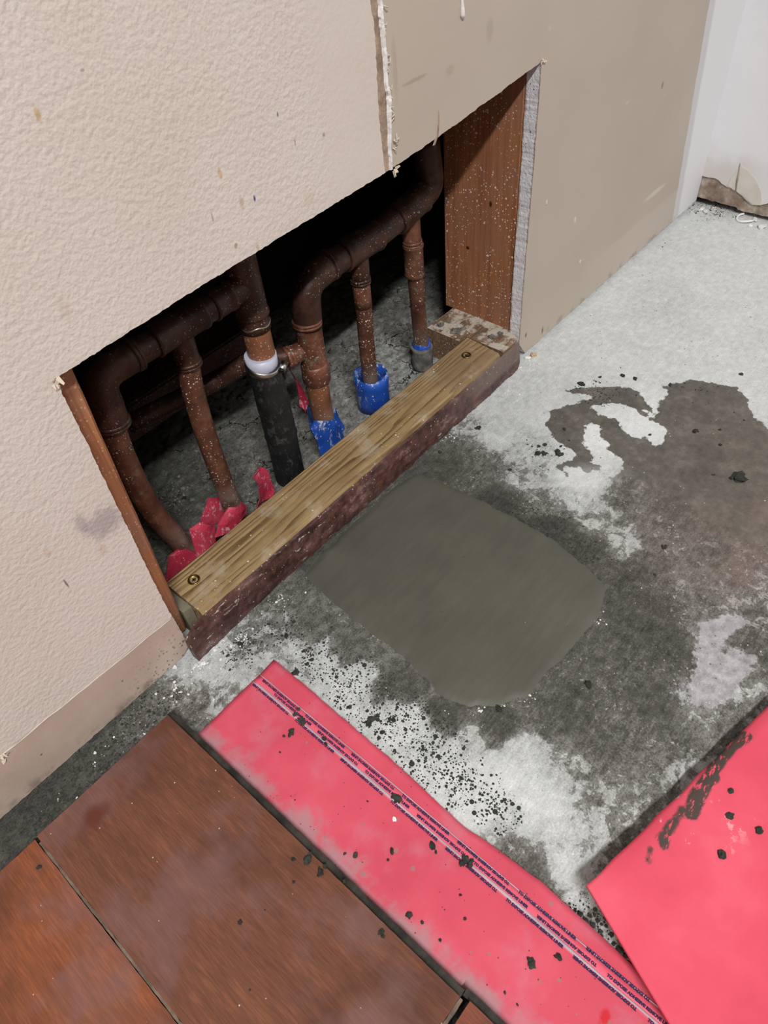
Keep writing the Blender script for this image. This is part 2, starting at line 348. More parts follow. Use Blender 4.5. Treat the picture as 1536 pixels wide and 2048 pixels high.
def mat_sill():
    t = NT('yellow_pine', 0.6, 0.25)
    warp = t.noise(1, 3, 0.5, v=t.vec(sc=(2.6, 26, 26)))
    X, Yc, Z = t.sep()
    ring = t.math('ADD', t.math('MULTIPLY', Yc, 165.0), t.math('MULTIPLY', warp, 9.0))
    ring = t.math('ADD', ring, t.math('MULTIPLY', X, 4.0))
    band = t.math('FRACT', ring)
    late = t.math('MULTIPLY', t.map(band, 0.30, 0.90), t.map(band, 1.0, 0.95))
    late = t.math('MULTIPLY', late, t.map(t.noise(1, 4, 0.6, v=t.vec(sc=(14, 130, 130))), 0.30, 0.62, 0.15, 1.0))
    fib = t.noise(1, 5, 0.65, v=t.vec(sc=(30, 900, 900)))
    blot = t.noise(26, 4)
    col = t.mix(late, t.ramp(blot, [(0.3, rgb(150, 124, 86)), (0.7, rgb(176, 150, 110))]), rgb(92, 70, 44))
    col = t.mix(t.map(fib, 0.35, 0.7, 0.0, 0.45), col, rgb(120, 93, 62))
    # dusty, bleached patches and dark smears
    col = t.mix(t.math('MULTIPLY', t.map(t.noise(34, 5, 0.6), 0.53, 0.68), 0.5), col, rgb(180, 168, 150))
    right = t.map(X, 0.36, 0.53)
    col = t.mix(t.math('MULTIPLY', right, t.map(t.noise(40, 4), 0.4, 0.65, 0.1, 0.7)), col, rgb(134, 112, 88))
    col = t.mix(t.math('MULTIPLY', t.specks(300, 0.22, 0.3, 4.4), t.map(t.noise(25, 3), 0.48, 0.6)), col, rgb(222, 214, 200))
    h = t.math('ADD', t.math('MULTIPLY', late, -0.4), fib)
    return t.done(col, None, t.bump(h, 0.4, 0.0008))

def mat_stud():
    t = NT('fir_stud', 0.65, 0.22)
    g = t.noise(1, 5, 0.6, v=t.vec(sc=(160, 160, 7))); g2 = t.noise(1, 4, 0.65, v=t.vec(sc=(700, 700, 18)))
    v = t.math('ADD', t.math('MULTIPLY', g, 0.65), t.math('MULTIPLY', g2, 0.45))
    col = t.ramp(v, [(0.30, rgb(106, 66, 43)), (0.5, rgb(146, 94, 64)), (0.70, rgb(172, 118, 82))])
    X, Yc, Z = t.sep()
    col = t.mix(t.math('MULTIPLY', t.map(t.noise(20, 4), 0.45, 0.65), 0.45), col, rgb(150, 112, 92))
    s = t.math('MAXIMUM', t.specks(170, 0.16, 0.55, 0.9), t.specks(380, 0.24, 0.6, 3.9))
    s = t.math('MULTIPLY', s, t.math('MULTIPLY', t.map(t.noise(26, 3), 0.36, 0.50), t.map(X, 0.3, 0.5, 0.3, 1.0)))
    col = t.mix(s, col, rgb(228, 220, 210))
    col = t.mix(t.spot((0.566, 0.072, 0.115), (0.02, 0.003, 0.0025), 0.6, 0.3), col, rgb(60, 34, 22))
    col = t.mix(t.spot((0.566, 0.045, 0.168), (0.02, 0.0022, 0.004), 0.6, 0.3), col, rgb(56, 34, 24))
    return t.done(col, None, t.bump(v, 0.25, 0.0008))

def mat_old_plate():
    t = NT('weathered_plate', 0.75, 0.2)
    g = t.noise(1, 5, 0.65, v=t.vec(sc=(25, 420, 420)))
    col = t.ramp(g, [(0.3, rgb(78, 58, 46)), (0.5, rgb(122, 98, 78)), (0.7, rgb(160, 136, 112))])
    nr = t.n('ShaderNodeSeparateXYZ'); t.t.links.new(t.nor, nr.inputs[0])
    top = t.map(nr.outputs[2], 0.6, 0.9)
    dust = t.map(t.math('ADD', t.noise(60, 5, 0.65), t.math('MULTIPLY', top, 0.10)), 0.54, 0.66)
    col = t.mix(t.math('MULTIPLY', dust, t.math('MULTIPLY', top, 0.85)), col, rgb(196, 188, 176))
    col = t.mix(t.specks(320, 0.25, 0.4, 2.6), col, rgb(214, 208, 198))
    return t.done(col, None, t.bump(g, 0.5, 0.001))

def mat_front_strip():
    t = NT('old_adhesive', 0.42, 0.4)
    n1 = t.noise(1, 6, 0.65, v=t.vec(sc=(28, 60, 70))); n2 = t.noise(150, 5, 0.7)
    X, Yc, Z = t.sep()
    v = t.math('ADD', t.math('MULTIPLY', n1, 0.6), t.math('MULTIPLY', n2, 0.4))
    col = t.ramp(v, [(0.32, rgb(30, 20, 18)), (0.44, rgb(66, 42, 38)), (0.55, rgb(96, 66, 62)), (0.66, rgb(142, 118, 110))])
    # greyer, planed wood to the right
    rt = t.map(t.math('ADD', X, t.math('MULTIPLY', t.math('SUBTRACT', t.noise(30, 4), 0.5), 0.08)), 0.44, 0.48)
    up = t.map(Z, 0.010, 0.018)
    col = t.mix(t.math('MULTIPLY', t.math('MULTIPLY', rt, up), 0.8), col, rgb(116, 102, 94))
    col = t.mix(t.map(t.noise(90, 4), 0.6, 0.72, 0.0, 0.7), col, rgb(110, 66, 36))
    wt = t.math('MULTIPLY', t.map(t.noise(1, 5, 0.65, v=t.vec(sc=(60, 200, 200))), 0.62, 0.67), t.map(t.noise(14, 2), 0.45, 0.58))
    col = t.mix(t.math('MULTIPLY', wt, 0.9), col, rgb(205, 196, 190))
    col = t.mix(t.math('MULTIPLY', t.specks(330, 0.2, 0.35, 4.0), 0.85), col, rgb(196, 186, 178))
    return t.done(col, None, t.bump(v, 0.8, 0.0022))

def mat_copper(name, dark=0.0, green=0.4, dust=0.5, bright=0.0):
    t = NT(name, 0.5, 0.4, 0.25)
    n1 = t.noise(42, 5, 0.6); n2 = t.noise(200, 4, 0.6)
    v = t.math('ADD', t.math('MULTIPLY', n1, 0.7), t.math('MULTIPLY', n2, 0.3))
    k = 1.0 - dark
    c = lambda r, g, b: rgb(r * k, g * k, b * k)
    col = t.ramp(v, [(0.3, c(70, 43, 35)), (0.46, c(104, 65, 50)), (0.58, c(132, 86, 66)), (0.72, c(158, 122, 102))])
    if bright: col = t.mix(t.map(t.noise(30, 3), 0.4, 0.6, 0.0, bright), col, rgb(158, 106, 70))
    if green:
        gm = t.math('MULTIPLY', t.map(t.noise(95, 4, 0.65), 0.60, 0.66), t.map(t.noise(22, 2), 0.46, 0.58))
        col = t.mix(t.math('MULTIPLY', gm, green), col, rgb(72, 142, 126))
        col = t.mix(t.math('MULTIPLY', t.map(t.noise(80, 4, 0.65), 0.58, 0.7), green * 0.8), col, rgb(132, 128, 108))
    s = t.math('MAXIMUM', t.specks(300, 0.2, 0.55, 1.9), t.specks(520, 0.24, 0.5, 6.6))
    nr = t.n('ShaderNodeSeparateXYZ'); t.t.links.new(t.nor, nr.inputs[0])
    s = t.math('MULTIPLY', s, t.map(t.noise(30, 3), 0.42, 0.55))
    col = t.mix(t.math('MULTIPLY', s, dust), col, rgb(226, 220, 212))
    # settled cement dust towards the slab
    X, Yc, Z = t.sep()
    film = t.math('MULTIPLY', t.map(Z, 0.075, 0.02, 0.0, 0.55), t.map(t.noise(40, 4), 0.3, 0.6))
    col = t.mix(t.math('MULTIPLY', film, dust), col, rgb(160, 146, 140))
    return t.done(col, t.mix(s, (0.45,) * 3 + (1,), (0.9,) * 3 + (1,)), t.bump(n2, 0.25, 0.0008))

def mat_red_sheet(name, dusty):
    t = NT(name, 0.6, 0.25)
    X, Yc, Z = t.sep()
    n = t.noise(1, 4, v=t.vec(sc=(16, 16, 16)))
    col = t.ramp(n, [(0.3, rgb(200, 68, 88)), (0.55, rgb(214, 78, 98)), (0.75, rgb(222, 92, 110))])
    fine = t.noise(500, 3)
    if dusty:
        col = t.mix(0.12, col, rgb(150, 96, 108))
        d = t.math('ADD', t.math('MULTIPLY', t.math('SUBTRACT', t.noise(45, 5, 0.65), 0.5), 0.055), X)
        col = t.mix(t.map(d, 0.070, 0.052, 0.0, 0.72), col, rgb(158, 138, 142))
        col = t.mix(t.map(t.noise(26, 5, 0.6), 0.5, 0.72, 0.0, 0.38), col, rgb(196, 128, 142))
        col = t.mix(t.math('MULTIPLY', t.specks(130, 0.17, 0.28, 2.3), 0.75), col, rgb(150, 118, 116))
        col = t.mix(t.math('MULTIPLY', t.specks(330, 0.14, 0.22, 8.3), 0.85), col, rgb(80, 56, 58))
        col = t.mix(t.spot((0.094, -0.372, 0.002), (0.006, 0.004, 0.01), 0.7, 0.5), col, rgb(196, 40, 48))
    else:
        col = t.mix(t.math('MULTIPLY', t.map(t.noise(60, 5, 0.7), 0.60, 0.66), t.map(t.noise(11, 2), 0.5, 0.6, 0.0, 0.75)), col, rgb(236, 170, 176))
        # smeared mortar along the lifted edge
        sm = t.math('ADD', t.attr('smear'), t.math('MULTIPLY', t.math('SUBTRACT', t.noise(120, 4, 0.65), 0.5), 0.5))
        sm = t.map(sm, 0.30, 0.55)
        hair = t.noise(1, 4, 0.65, v=t.vec(sc=(150, 500, 100), rot=(0, 0, -0.9)))
        col = t.mix(t.math('MULTIPLY', sm, t.map(hair, 0.38, 0.46)), col, rgb(74, 62, 58))
    return t.done(col, None, t.bump(t.math('ADD', t.math('MULTIPLY', fine, 0.3), t.noise(40, 3)), 0.2, 0.0012))

def mat_laminate(name, base, seed):
    t = NT(name, 0.42, 0.35)
    src = t.vec(loc=(seed, seed * 0.7, 0))
    g = t.noise(1, 5, 0.6, v=t.vec(sc=(120, 14, 100), src=src), dist=0.6); g2 = t.noise(1, 4, 0.7, v=t.vec(sc=(900, 70, 900), src=src))
    v = t.math('ADD', t.math('MULTIPLY', g, 0.42), t.math('MULTIPLY', g2, 0.55))
    r, gg, b = base
    col = t.ramp(v, [(0.3, rgb(r * .72, gg * .68, b * .66)), (0.5, rgb(r * .92, gg * .92, b * .92)), (0.72, rgb(r * 1.2, gg * 1.2, b * 1.15))])
    dark = t.noise(13, 4, 0.55, v=src)
    col = t.mix(t.map(dark, 0.5, 0.7, 0.0, 0.5), col, rgb(66, 40, 32))
    haze = t.math('MULTIPLY', t.map(t.noise(16, 4, 0.6, v=t.vec(loc=(seed + 4, 1, 0))), 0.46, 0.66), 0.42)
    col = t.mix(haze, col, rgb(120, 92, 94))
    col = t.mix(t.spot((-0.0294, -0.0552, 0.012), (0.016, 0.011, 0.02), 0.8, 0.4, 90), col, rgb(92, 46, 34))
    col = t.mix(t.specks(250, 0.10, 0.08, seed), col, rgb(200, 176, 160))
    return t.done(col, t.mix(haze, (0.38,) * 3 + (1,), (0.7,) * 3 + (1,)), t.bump(v, 0.15, 0.0006))

def mat_plastic(name, c0, c1, dustcol=(205, 208, 214), dust=0.6, rough=0.4):
    t = NT(name, rough, 0.45)
    col = t.ramp(t.noise(40, 3), [(0.35, rgb(*c0)), (0.65, rgb(*c1))])
    d = t.math('MULTIPLY', t.map(t.noise(1, 5, 0.72, v=t.vec(sc=(170, 170, 90))), 0.54, 0.60), t.map(t.noise(38, 3), 0.40, 0.58))
    col = t.mix(t.math('MULTIPLY', d, dust), col, rgb(*dustcol))
    col = t.mix(t.math('MULTIPLY', t.specks(380, 0.22, 0.5, 2.8), dust), col, rgb(*dustcol))
    return t.done(col, None, t.bump(t.noise(120, 3), 0.2, 0.001))

M = {}
M['concrete'] = mat_concrete(); M['patch'] = mat_patch()
M['wall_l'] = mat_wall('beige_textured_paint', 'left'); M['wall_r'] = mat_wall('tan_paint', 'right')
M['white_wall'] = mat_white_wall(); M['gypsum'] = mat_gypsum()
M['sill'] = mat_sill(); M['stud'] = mat_stud(); M['old_plate'] = mat_old_plate(); M['front'] = mat_front_strip()
M['cop_dark'] = mat_copper('shaded_brown_copper', 0.46, 0.12, 0.35)  # brown copper, darkened further to put the cavity shade into its colour
M['cop'] = mat_copper('dusty_copper', 0.16, 0.35, 0.95)
M['cop_green'] = mat_copper('tarnished_copper', 0.05, 0.95, 0.7)
M['cop_bright'] = mat_copper('worn_copper', 0.05, 0.7, 0.6, 0.5)
M['strip'] = mat_red_sheet('red_underlay_dusty', True); M['sheet'] = mat_red_sheet('red_underlay', False)
M['lam1'] = mat_laminate('laminate_walnut', (116, 72, 53), 0.0)
M['lam2'] = mat_laminate('laminate_cherry', (136, 78, 50), 3.3)
M['lam3'] = mat_laminate('laminate_red', (136, 78, 58), 6.1)
M['lam_edge'] = mat_plain('laminate_core_edge', rgb(52, 49, 45), 0.8, 0.2, 0.6, 300, 0.5)
M['dust'] = mat_plain('grey_joint_dust', rgb(112, 98, 86), 0.9, 0.1, 0.8, 300, 0.35)
M['blue'] = mat_plastic('blue_plastic', (28, 64, 146), (40, 86, 178), dust=0.9)
M['redp'] = mat_plastic('red_plastic_film', (168, 44, 66), (192, 66, 88), (206, 160, 168), 0.85)
M['black'] = mat_plastic('black_rubber', (16, 17, 18), (28, 29, 30), (110, 112, 114), 0.22, 0.55)
M['mortar'] = mat_plain('dark_mortar', rgb(56, 57, 53), 0.85, 0.2, 0.8, 500, 0.35)
M['mortar_dry'] = mat_plain('grey_mortar', rgb(108, 106, 102), 0.9, 0.2, 0.8, 400, 0.4)
M['plaster'] = mat_plain('white_plaster', rgb(226, 224, 222), 0.85, 0.2, 0.6, 400, 0.1)
M['beige_chip'] = mat_plain('beige_chip', rgb(196, 172, 140), 0.85, 0.2, 0.6, 400, 0.1)
M['paper'] = mat_plain('torn_paper', rgb(158, 138, 122), 0.9, 0.1, 0.8, 260, 0.3)
M['cream'] = mat_plain('cream_paper', rgb(208, 196, 178), 0.85, 0.15, 0.5, 150, 0.12)
M['facing'] = mat_plain('stained_white_facing', rgb(206, 200, 192), 0.8, 0.15, 0.5, 150, 0.1)
M['old_end'] = mat_plain('grey_green_timber', rgb(112, 108, 92), 0.85, 0.15, 0.6, 160, 0.35)
M['beige_edge'] = mat_plain('beige_paint_edge', rgb(204, 192, 182), 0.7, 0.2)
M['dark_wall'] = mat_plain('cavity_shade_black', rgb(34, 30, 28), 0.95, 0.05, 0.3, 80, 0.2)  # near-black colour stands in for the shade deep in the cavity
M['shell'] = mat_plain('plain_room_paint', rgb(104, 100, 96), 0.8, 0.2, 0.1, 100, 0.03)
M['board_stain'] = None
M['print'] = mat_plain('navy_print', rgb(52, 38, 78), 0.6, 0.2)
M['tape'] = mat_plain('clear_liner_tape', rgb(226, 96, 116), 0.32, 0.5, 0.1, 60, 0.06)
M['tape_grey'] = mat_plain('grey_liner_edge', rgb(186, 160, 170), 0.4, 0.4, 0.2, 120, 0.12)
M['ring'] = mat_plain('white_plastic', rgb(236, 236, 238), 0.4, 0.4)
M['collar'] = mat_plain('pale_plastic_collar', rgb(186, 188, 206), 0.4, 0.4, 0.1, 200, 0.08)
def mat_metal(name, col, rough): 
    t = NT(name, rough, 0.5, 1.0); return t.done(col, None, t.bump(t.noise(400, 3), 0.2, 0.0005))
M['steel'] = mat_metal('clamp_steel', rgb(190, 188, 186), 0.3)
M['brass'] = mat_metal('zinc_screw', rgb(150, 124, 70), 0.4)
M['solder'] = mat_metal('solder', rgb(170, 164, 150), 0.42)
def mat_stain_board():
    t = NT('stained_board', 0.8, 0.2); n = t.noise(34, 5, 0.65)
    return t.done(t.ramp(n, [(0.3, rgb(104, 88, 76)), (0.46, rgb(146, 130, 116)), (0.56, rgb(176, 164, 150)), (0.68, rgb(208, 200, 190)), (0.8, rgb(168, 160, 140))]), None, t.bump(t.noise(200, 4), 0.5, 0.0015))
M['board_stain'] = mat_stain_board()

# ------------------------------------------------------------------ the room
# floor: one slab under room and wall cavity; stains are stored per vertex, tone also carries painted light and shade
def seg_dist(px, py, poly):
    """signed distance (inside positive) of points to a polygon, vectorised"""
    d = np.full(px.shape, 1e9); inside = np.zeros(px.shape, bool); n = len(poly)
    for i in range(n):
        ax, ay = poly[i]; bx, by = poly[(i + 1) % n]
        ex, ey = bx - ax, by - ay; L = ex * ex + ey * ey + 1e-15
        tt = np.clip(((px - ax) * ex + (py - ay) * ey) / L, 0, 1)
        d = np.minimum(d, np.hypot(px - ax - tt * ex, py - ay - tt * ey))
        cond = ((ay > py) != (by > py)); xi = ax + (py - ay) * ex / (ey if abs(ey) > 1e-12 else 1e-12)
        inside ^= cond & (px < xi)
    return np.where(inside, d, -d)
TONE = [(0.9541, -0.0303, 205), (0.8379, -0.0176, 205), (0.7231, -0.0116, 202), (0.8432, -0.1131, 205), (0.7696, -0.1741, 198), (0.5884, -0.0262, 195), (0.6505, -0.0839, 200), (0.6629, -0.1648, 198), (0.9356, -0.1246, 208), (0.543, -0.0233, 185), (0.4938, -0.0119, 178), (0.455, -0.0516, 170), (0.5097, -0.0756, 190), (0.5005, -0.1271, 222), (0.5538, -0.1634, 220), (0.4473, -0.1474, 212), (0.6323, -0.2208, 200), (0.7487, -0.0886, 190), (0.7547, -0.1343, 200), (0.4404, -0.0186, 140), (0.4079, -0.0242, 105), (0.4083, -0.0605, 110), (0.417, -0.1064, 140), (0.4039, -0.1421, 125), (0.4148, -0.1869, 140), (0.4024, -0.2179, 145), (0.4226, -0.1569, 150), (0.4277, -0.242, 120), (0.4227, -0.297, 118), (0.4241, -0.3314, 135), (0.3972, -0.3202, 128), (0.3965, -0.2877, 122), (0.3931, -0.2413, 105), (0.4492, -0.1926, 118), (0.4754, -0.2279, 108), (0.5013, -0.2626, 104), (0.4513, -0.0838, 150), (0.3853, -0.0291, 80), (0.3819, -0.1022, 72), (0.3834, -0.1549, 68), (0.3798, -0.1972, 80), (0.3693, -0.2358, 90), (0.3548, -0.2655, 85), (0.3332, -0.2971, 86), (0.284, -0.3018, 88), (0.2505, -0.2598, 88), (0.2348, -0.2892, 98), (0.2258, -0.254, 92), (0.2002, -0.2281, 82), (0.1837, -0.1952, 85), (0.1794, -0.1506, 88), (0.178, -0.0995, 100), (0.1782, -0.054, 108), (0.1802, -0.0155, 115), (0.1626, -0.034, 130), (0.2284, -0.0166, 80), (0.3175, -0.1152, 85), (0.2582, -0.0557, 85), (0.2455, -0.1481, 85), (0.2823, -0.1953, 85), (0.3556, -0.3185, 135), (0.3283, -0.3382, 140), (0.3061, -0.3295, 130), (0.3835, -0.3101, 125), (0.3696, -0.3433, 105), (0.3167, -0.3614, 125), (0.3017, -0.3606, 118), (0.1585, -0.1175, 178), (0.1558, -0.0931, 168), (0.1546, -0.1714, 192), (0.1511, -0.2201, 190), (0.1514, -0.1975, 165), (0.1672, -0.251, 200), (0.173, -0.2794, 190), (0.1476, -0.2483, 195), (0.1504, -0.2824, 172), (0.2019, -0.277, 140), (0.198, -0.3101, 130), (0.2297, -0.3224, 122), (0.2638, -0.3309, 118), (0.2523, -0.2991, 108), (0.207, -0.3414, 138), (0.2515, -0.3547, 145), (0.1689, -0.3195, 150), (0.146, -0.3151, 180), (0.132, -0.2982, 90), (0.1254, -0.3171, 98), (0.1405, -0.2851, 115), (0.1375, -0.3273, 150), (0.171, -0.3361, 122), (0.1328, -0.3472, 140), (0.1249, -0.3773, 100), (0.1958, -0.2524, 170), (0.1752, -0.2152, 150), (0.0981, -0.02, 158), (0.1307, -0.0319, 128), (0.1103, -0.0426, 155), (0.1019, -0.0026, 172), (0.0857, -0.053, 138), (0.0635, -0.0251, 125), (0.0409, -0.0166, 98), (-0.0046, -0.0162, 82), (-0.0467, -0.0159, 76), (-0.0796, -0.0181, 70), (0.0605, -0.0412, 112), (0.1264, -0.0487, 150), (0.1409, -0.0742, 150), (0.2566, 0.1466, 102), (0.2869, 0.1421, 105), (0.2029, 0.1605, 82), (0.1883, 0.1577, 77), (0.3629, 0.1298, 122), (0.4322, 0.1349, 126), (0.467, 0.1831, 122), (0.4861, 0.1217, 137), (0.5542, 0.1638, 122), (0.4131, 0.0734, 131), (0.6271, 0.1749, 105), (0.2329, 0.2425, 82), (0.5179, 0.257, 105), (0.1946, 0.096, 90), (0.6599, 0.168, 100), (0.5, -0.6, 110), (0.9, -0.5, 120), (1.0, -0.9, 120), (0, -0.9, 110), (-0.5, -0.3, 70), (-1, -1, 100)]  # slab tones, with light falloff at lower left and cavity shade included
WET_OUT = [(0.4928, -0.0815), (0.5147, -0.0725), (0.5309, -0.0804), (0.5599, -0.0985), (0.551, -0.0665), (0.563, -0.0741), (0.5924, -0.112), (0.5952, -0.1292), (0.5834, -0.143), (0.5713, -0.1626), (0.5882, -0.1535), (0.6066, -0.1569), (0.6176, -0.1454), (0.6441, -0.1657), (0.6564, -0.2069), (0.6473, -0.222), (0.63, -0.2306), (0.6135, -0.2563), (0.6006, -0.2778), (0.4323, -0.342), (0.4324, -0.3203), (0.4353, -0.2966), (0.4397, -0.2688), (0.4443, -0.2395), (0.4463, -0.2048), (0.4409, -0.1724), (0.4429, -0.137), (0.451, -0.1171), (0.4617, -0.1255), (0.4776, -0.128), (0.4783, -0.1094), (0.4822, -0.0945)]
WET_HOLES = [[(0.5442, -0.1028), (0.5602, -0.1141), (0.5678, -0.1285), (0.5642, -0.1455), (0.5592, -0.16), (0.5581, -0.1794), (0.5363, -0.186), (0.5283, -0.1815), (0.536, -0.169), (0.5284, -0.1585), (0.5329, -0.1443), (0.5443, -0.1321), (0.5386, -0.1169)], [(0.5209, -0.1101), (0.5223, -0.1262), (0.5101, -0.1331), (0.5061, -0.1443), (0.4978, -0.146), (0.4951, -0.1649), (0.4805, -0.1728), (0.4667, -0.1692), (0.4543, -0.176), (0.4424, -0.1744), (0.4381, -0.1571), (0.4444, -0.139), (0.4539, -0.1243), (0.4629, -0.1397), (0.4596, -0.1475), (0.4732, -0.1598), (0.4738, -0.1421), (0.4834, -0.1424), (0.4906, -0.1263)], [(0.5722, -0.1458), (0.5716, -0.1595), (0.5675, -0.1645), (0.5629, -0.1581)]]
WET_FADE = [(0.4351, -0.1702), (0.4463, -0.2048), (0.4443, -0.2395), (0.4397, -0.2688), (0.4353, -0.2966), (0.4319, -0.3284), (0.4322, -0.3505)]
LITE = [(0.3672, -0.3), (0.3857, -0.3115), (0.3933, -0.3234), (0.3911, -0.3307), (0.3658, -0.3223), (0.3533, -0.3257), (0.3617, -0.3325), (0.367, -0.3468), (0.3569, -0.3489), (0.338, -0.3467), (0.3188, -0.3469), (0.3045, -0.3391), (0.299, -0.3254), (0.308, -0.3159), (0.3226, -0.3164), (0.341, -0.31)]
SPATTER = [(0.1565, -0.0868, 0.0238, 0.8), (0.1602, -0.1265, 0.0269, 0.95), (0.1576, -0.1688, 0.0259, 1), (0.1536, -0.2002, 0.0286, 1), (0.1466, -0.2364, 0.0171, 0.9), (0.1485, -0.2599, 0.0201, 0.75), (0.1585, -0.0444, 0.0247, 0.65), (0.1225, -0.0289, 0.0243, 0.6), (0.0384, -0.02, 0.0305, 0.8), (-0.0068, -0.0195, 0.0293, 0.8), (-0.0486, -0.019, 0.0282, 0.8), (0.1343, -0.1398, 0.0186, 0.9), (0.1314, -0.3413, 0.0151, 1), (0.5636, -0.0964, 0.0368, 0.5), (0.4627, -0.0994, 0.0295, 0.45), (1.0136, -0.0173, 0.0559, 0.6), (0.3798, -0.1972, 0.0302, 0.5), (0.3801, -0.1308, 0.0318, 0.55), (0.9791, 0.0397, 0.0283, 0.5)]
RUST = [(0.4502, -0.2718, 0.0516, 0.6), (0.4445, -0.3086, 0.0416, 0.75), (0.4378, -0.2462, 0.0348, 0.5), (0.5701, -0.2471, 0.0573, 0.35), (0.5102, -0.2946, 0.0398, 0.5)]
PATCH = [(0.3646, -0.0194), (0.3713, -0.0985), (0.3712, -0.1627), (0.3619, -0.2075), (0.3519, -0.2281), (0.3262, -0.2364), (0.2899, -0.2362), (0.2603, -0.2323), (0.2342, -0.2315), (0.2124, -0.2197), (0.1977, -0.2031), (0.1916, -0.1845), (0.1972, -0.1608), (0.2003, -0.1279), (0.2003, -0.0902), (0.204, -0.0405), (0.209, -0.0184), (0.2393, -0.0123), (0.2862, -0.0125), (0.3373, -0.0118)]
def build_floor():
    xs = np.concatenate([np.linspace(-1.6, -0.34, 12)[:-1], np.arange(-0.34, 1.06, 0.0036), np.linspace(1.06, 1.2, 4)])
    ys = np.concatenate([np.linspace(-2.6, -0.56, 14)[:-1], np.arange(-0.56, 0.31, 0.0036), np.linspace(0.312, 0.36, 3)])
    nx, ny = len(xs), len(ys)
    gx, gy = np.meshgrid(xs, ys); px, py = gx.ravel(), gy.ravel()
    num = np.zeros(px.shape); den = np.zeros(px.shape)
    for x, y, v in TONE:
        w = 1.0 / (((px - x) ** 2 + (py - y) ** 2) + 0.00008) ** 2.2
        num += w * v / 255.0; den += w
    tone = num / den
    wet = seg_dist(px, py, WET_OUT)
    for h in WET_HOLES: wet = np.minimum(wet, -seg_dist(px, py, h))
    wet = np.clip(wet, -0.05, 0.05)
    lite = np.clip(seg_dist(px, py, LITE), -0.05, 0.05)
    fade = np.full(px.shape, 1e9)
    for (ax, ay), (bx, by) in zip(WET_FADE, WET_FADE[1:]):
        ex, ey = bx - ax, by - ay; tt = np.clip(((px - ax) * ex + (py - ay) * ey) / (ex * ex + ey * ey), 0, 1)
        fade = np.minimum(fade, np.hypot(px - ax - tt * ex, py - ay - tt * ey))
    fade = np.clip(fade / 0.055, 0, 1)
    spat = np.zeros(px.shape)
    for x, y, r, k in SPATTER: spat = np.maximum(spat, k * np.exp(-((px - x) ** 2 + (py - y) ** 2) / (r * r)))
    rust = np.zeros(px.shape)
    for x, y, r, k in RUST: rust = np.maximum(rust, k * np.exp(-((px - x) ** 2 + (py - y) ** 2) / (r * r)))
    pz = np.zeros(px.shape)
    idx = np.where((py > 0.045) & (py < 0.30) & (px > 0.02) & (px < 0.75))[0]
    for i in idx:      # broken, crumbly slab inside the wall
        k = min(1.0, (py[i] - 0.045) / 0.02)
        a = mnoise.noise(Vector((px[i] * 45, py[i] * 45, 2.0))); b = mnoise.noise(Vector((px[i] * 150, py[i] * 150, 5.0)))
        pz[i] = k * (0.0020 * a + 0.0011 * b - (0.0035 if abs(a) < 0.035 else 0.0))
    idx = np.where((py < 0.0) & (py > -0.5) & (px > -0.3) & (px < 1.06))[0]
    for i in idx: pz[i] = 0.0003 * mnoise.noise(Vector((px[i] * 60, py[i] * 60, 9.0)))
    verts = np.stack([px, py, pz], 1)
    ii = np.arange((nx - 1) * (ny - 1)); r, c = ii // (nx - 1), ii % (nx - 1); a = r * nx + c
    faces = np.stack([a, a + 1, a + nx + 1, a + nx], 1)
    me = bpy.data.meshes.new('floor'); me.from_pydata(verts.tolist(), [], faces.tolist())
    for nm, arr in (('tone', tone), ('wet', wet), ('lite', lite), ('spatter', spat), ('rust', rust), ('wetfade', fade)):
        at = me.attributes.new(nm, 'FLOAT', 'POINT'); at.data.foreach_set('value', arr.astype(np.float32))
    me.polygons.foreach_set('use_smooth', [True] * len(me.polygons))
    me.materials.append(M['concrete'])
    o = bpy.data.objects.new('floor', me); C.objects.link(o); tag(o, 'bare grey concrete slab with wet stains and white dust', None, kind='structure')
    return o
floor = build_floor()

# back wall: two drywall panels either side of a torn joint, with the opening cut through both
wall_back = bpy.data.objects.new('wall_back', None); C.objects.link(wall_back); wall_back['kind'] = 'structure'
wall_back['label'] = 'painted drywall with a rectangular opening cut above the bottom plate'
SX = 0.3755; DT = 0.0137
LP = [(-1.6, 0.005), (0.088, 0.005), (0.0965, 0.012), (0.0965, 0.05), (0.0955, 0.06), (0.0975, 0.13), (0.1000, 0.20), (0.1022, 0.268), (0.1030, 0.2745), (0.2, 0.2778), (SX, 0.2812), (SX + 0.001, 0.40), (SX - 0.001, 0.60), (SX, 2.39), (-1.6, 2.39)]
LPf = [True, True, True, True, True, True, True, True, True, True, False, False, False, False, False]
obj_from('drywall_panel', prism(jag(LP, 0.0016, 0.0006, 1.0, LPf, 260.0), 0.0, DT, 'y', 0, 1), [M['wall_l'], M['gypsum']], wall_back)
RP = [(SX + 0.0012, 0.2812), (0.4445, 0.2855), (0.5655, 0.2960), (0.5668, 0.2945), (0.5662, 0.20), (0.5650, 0.12), (0.5640, 0.024), (0.578, 0.005), (1.0045, 0.006), (1.0045, 2.39), (SX, 2.39), (SX + 0.0004, 0.6), (SX + 0.0018, 0.40)]
RPf = [True, True, True, True, True, True, True, True, False, False, False, False, False]
obj_from('drywall_panel', prism(jag(RP, 0.0016, 0.0007, 4.0, RPf, 110.0), 0.0, DT, 'y', 0, 1), [M['wall_r'], M['gypsum']], wall_back)

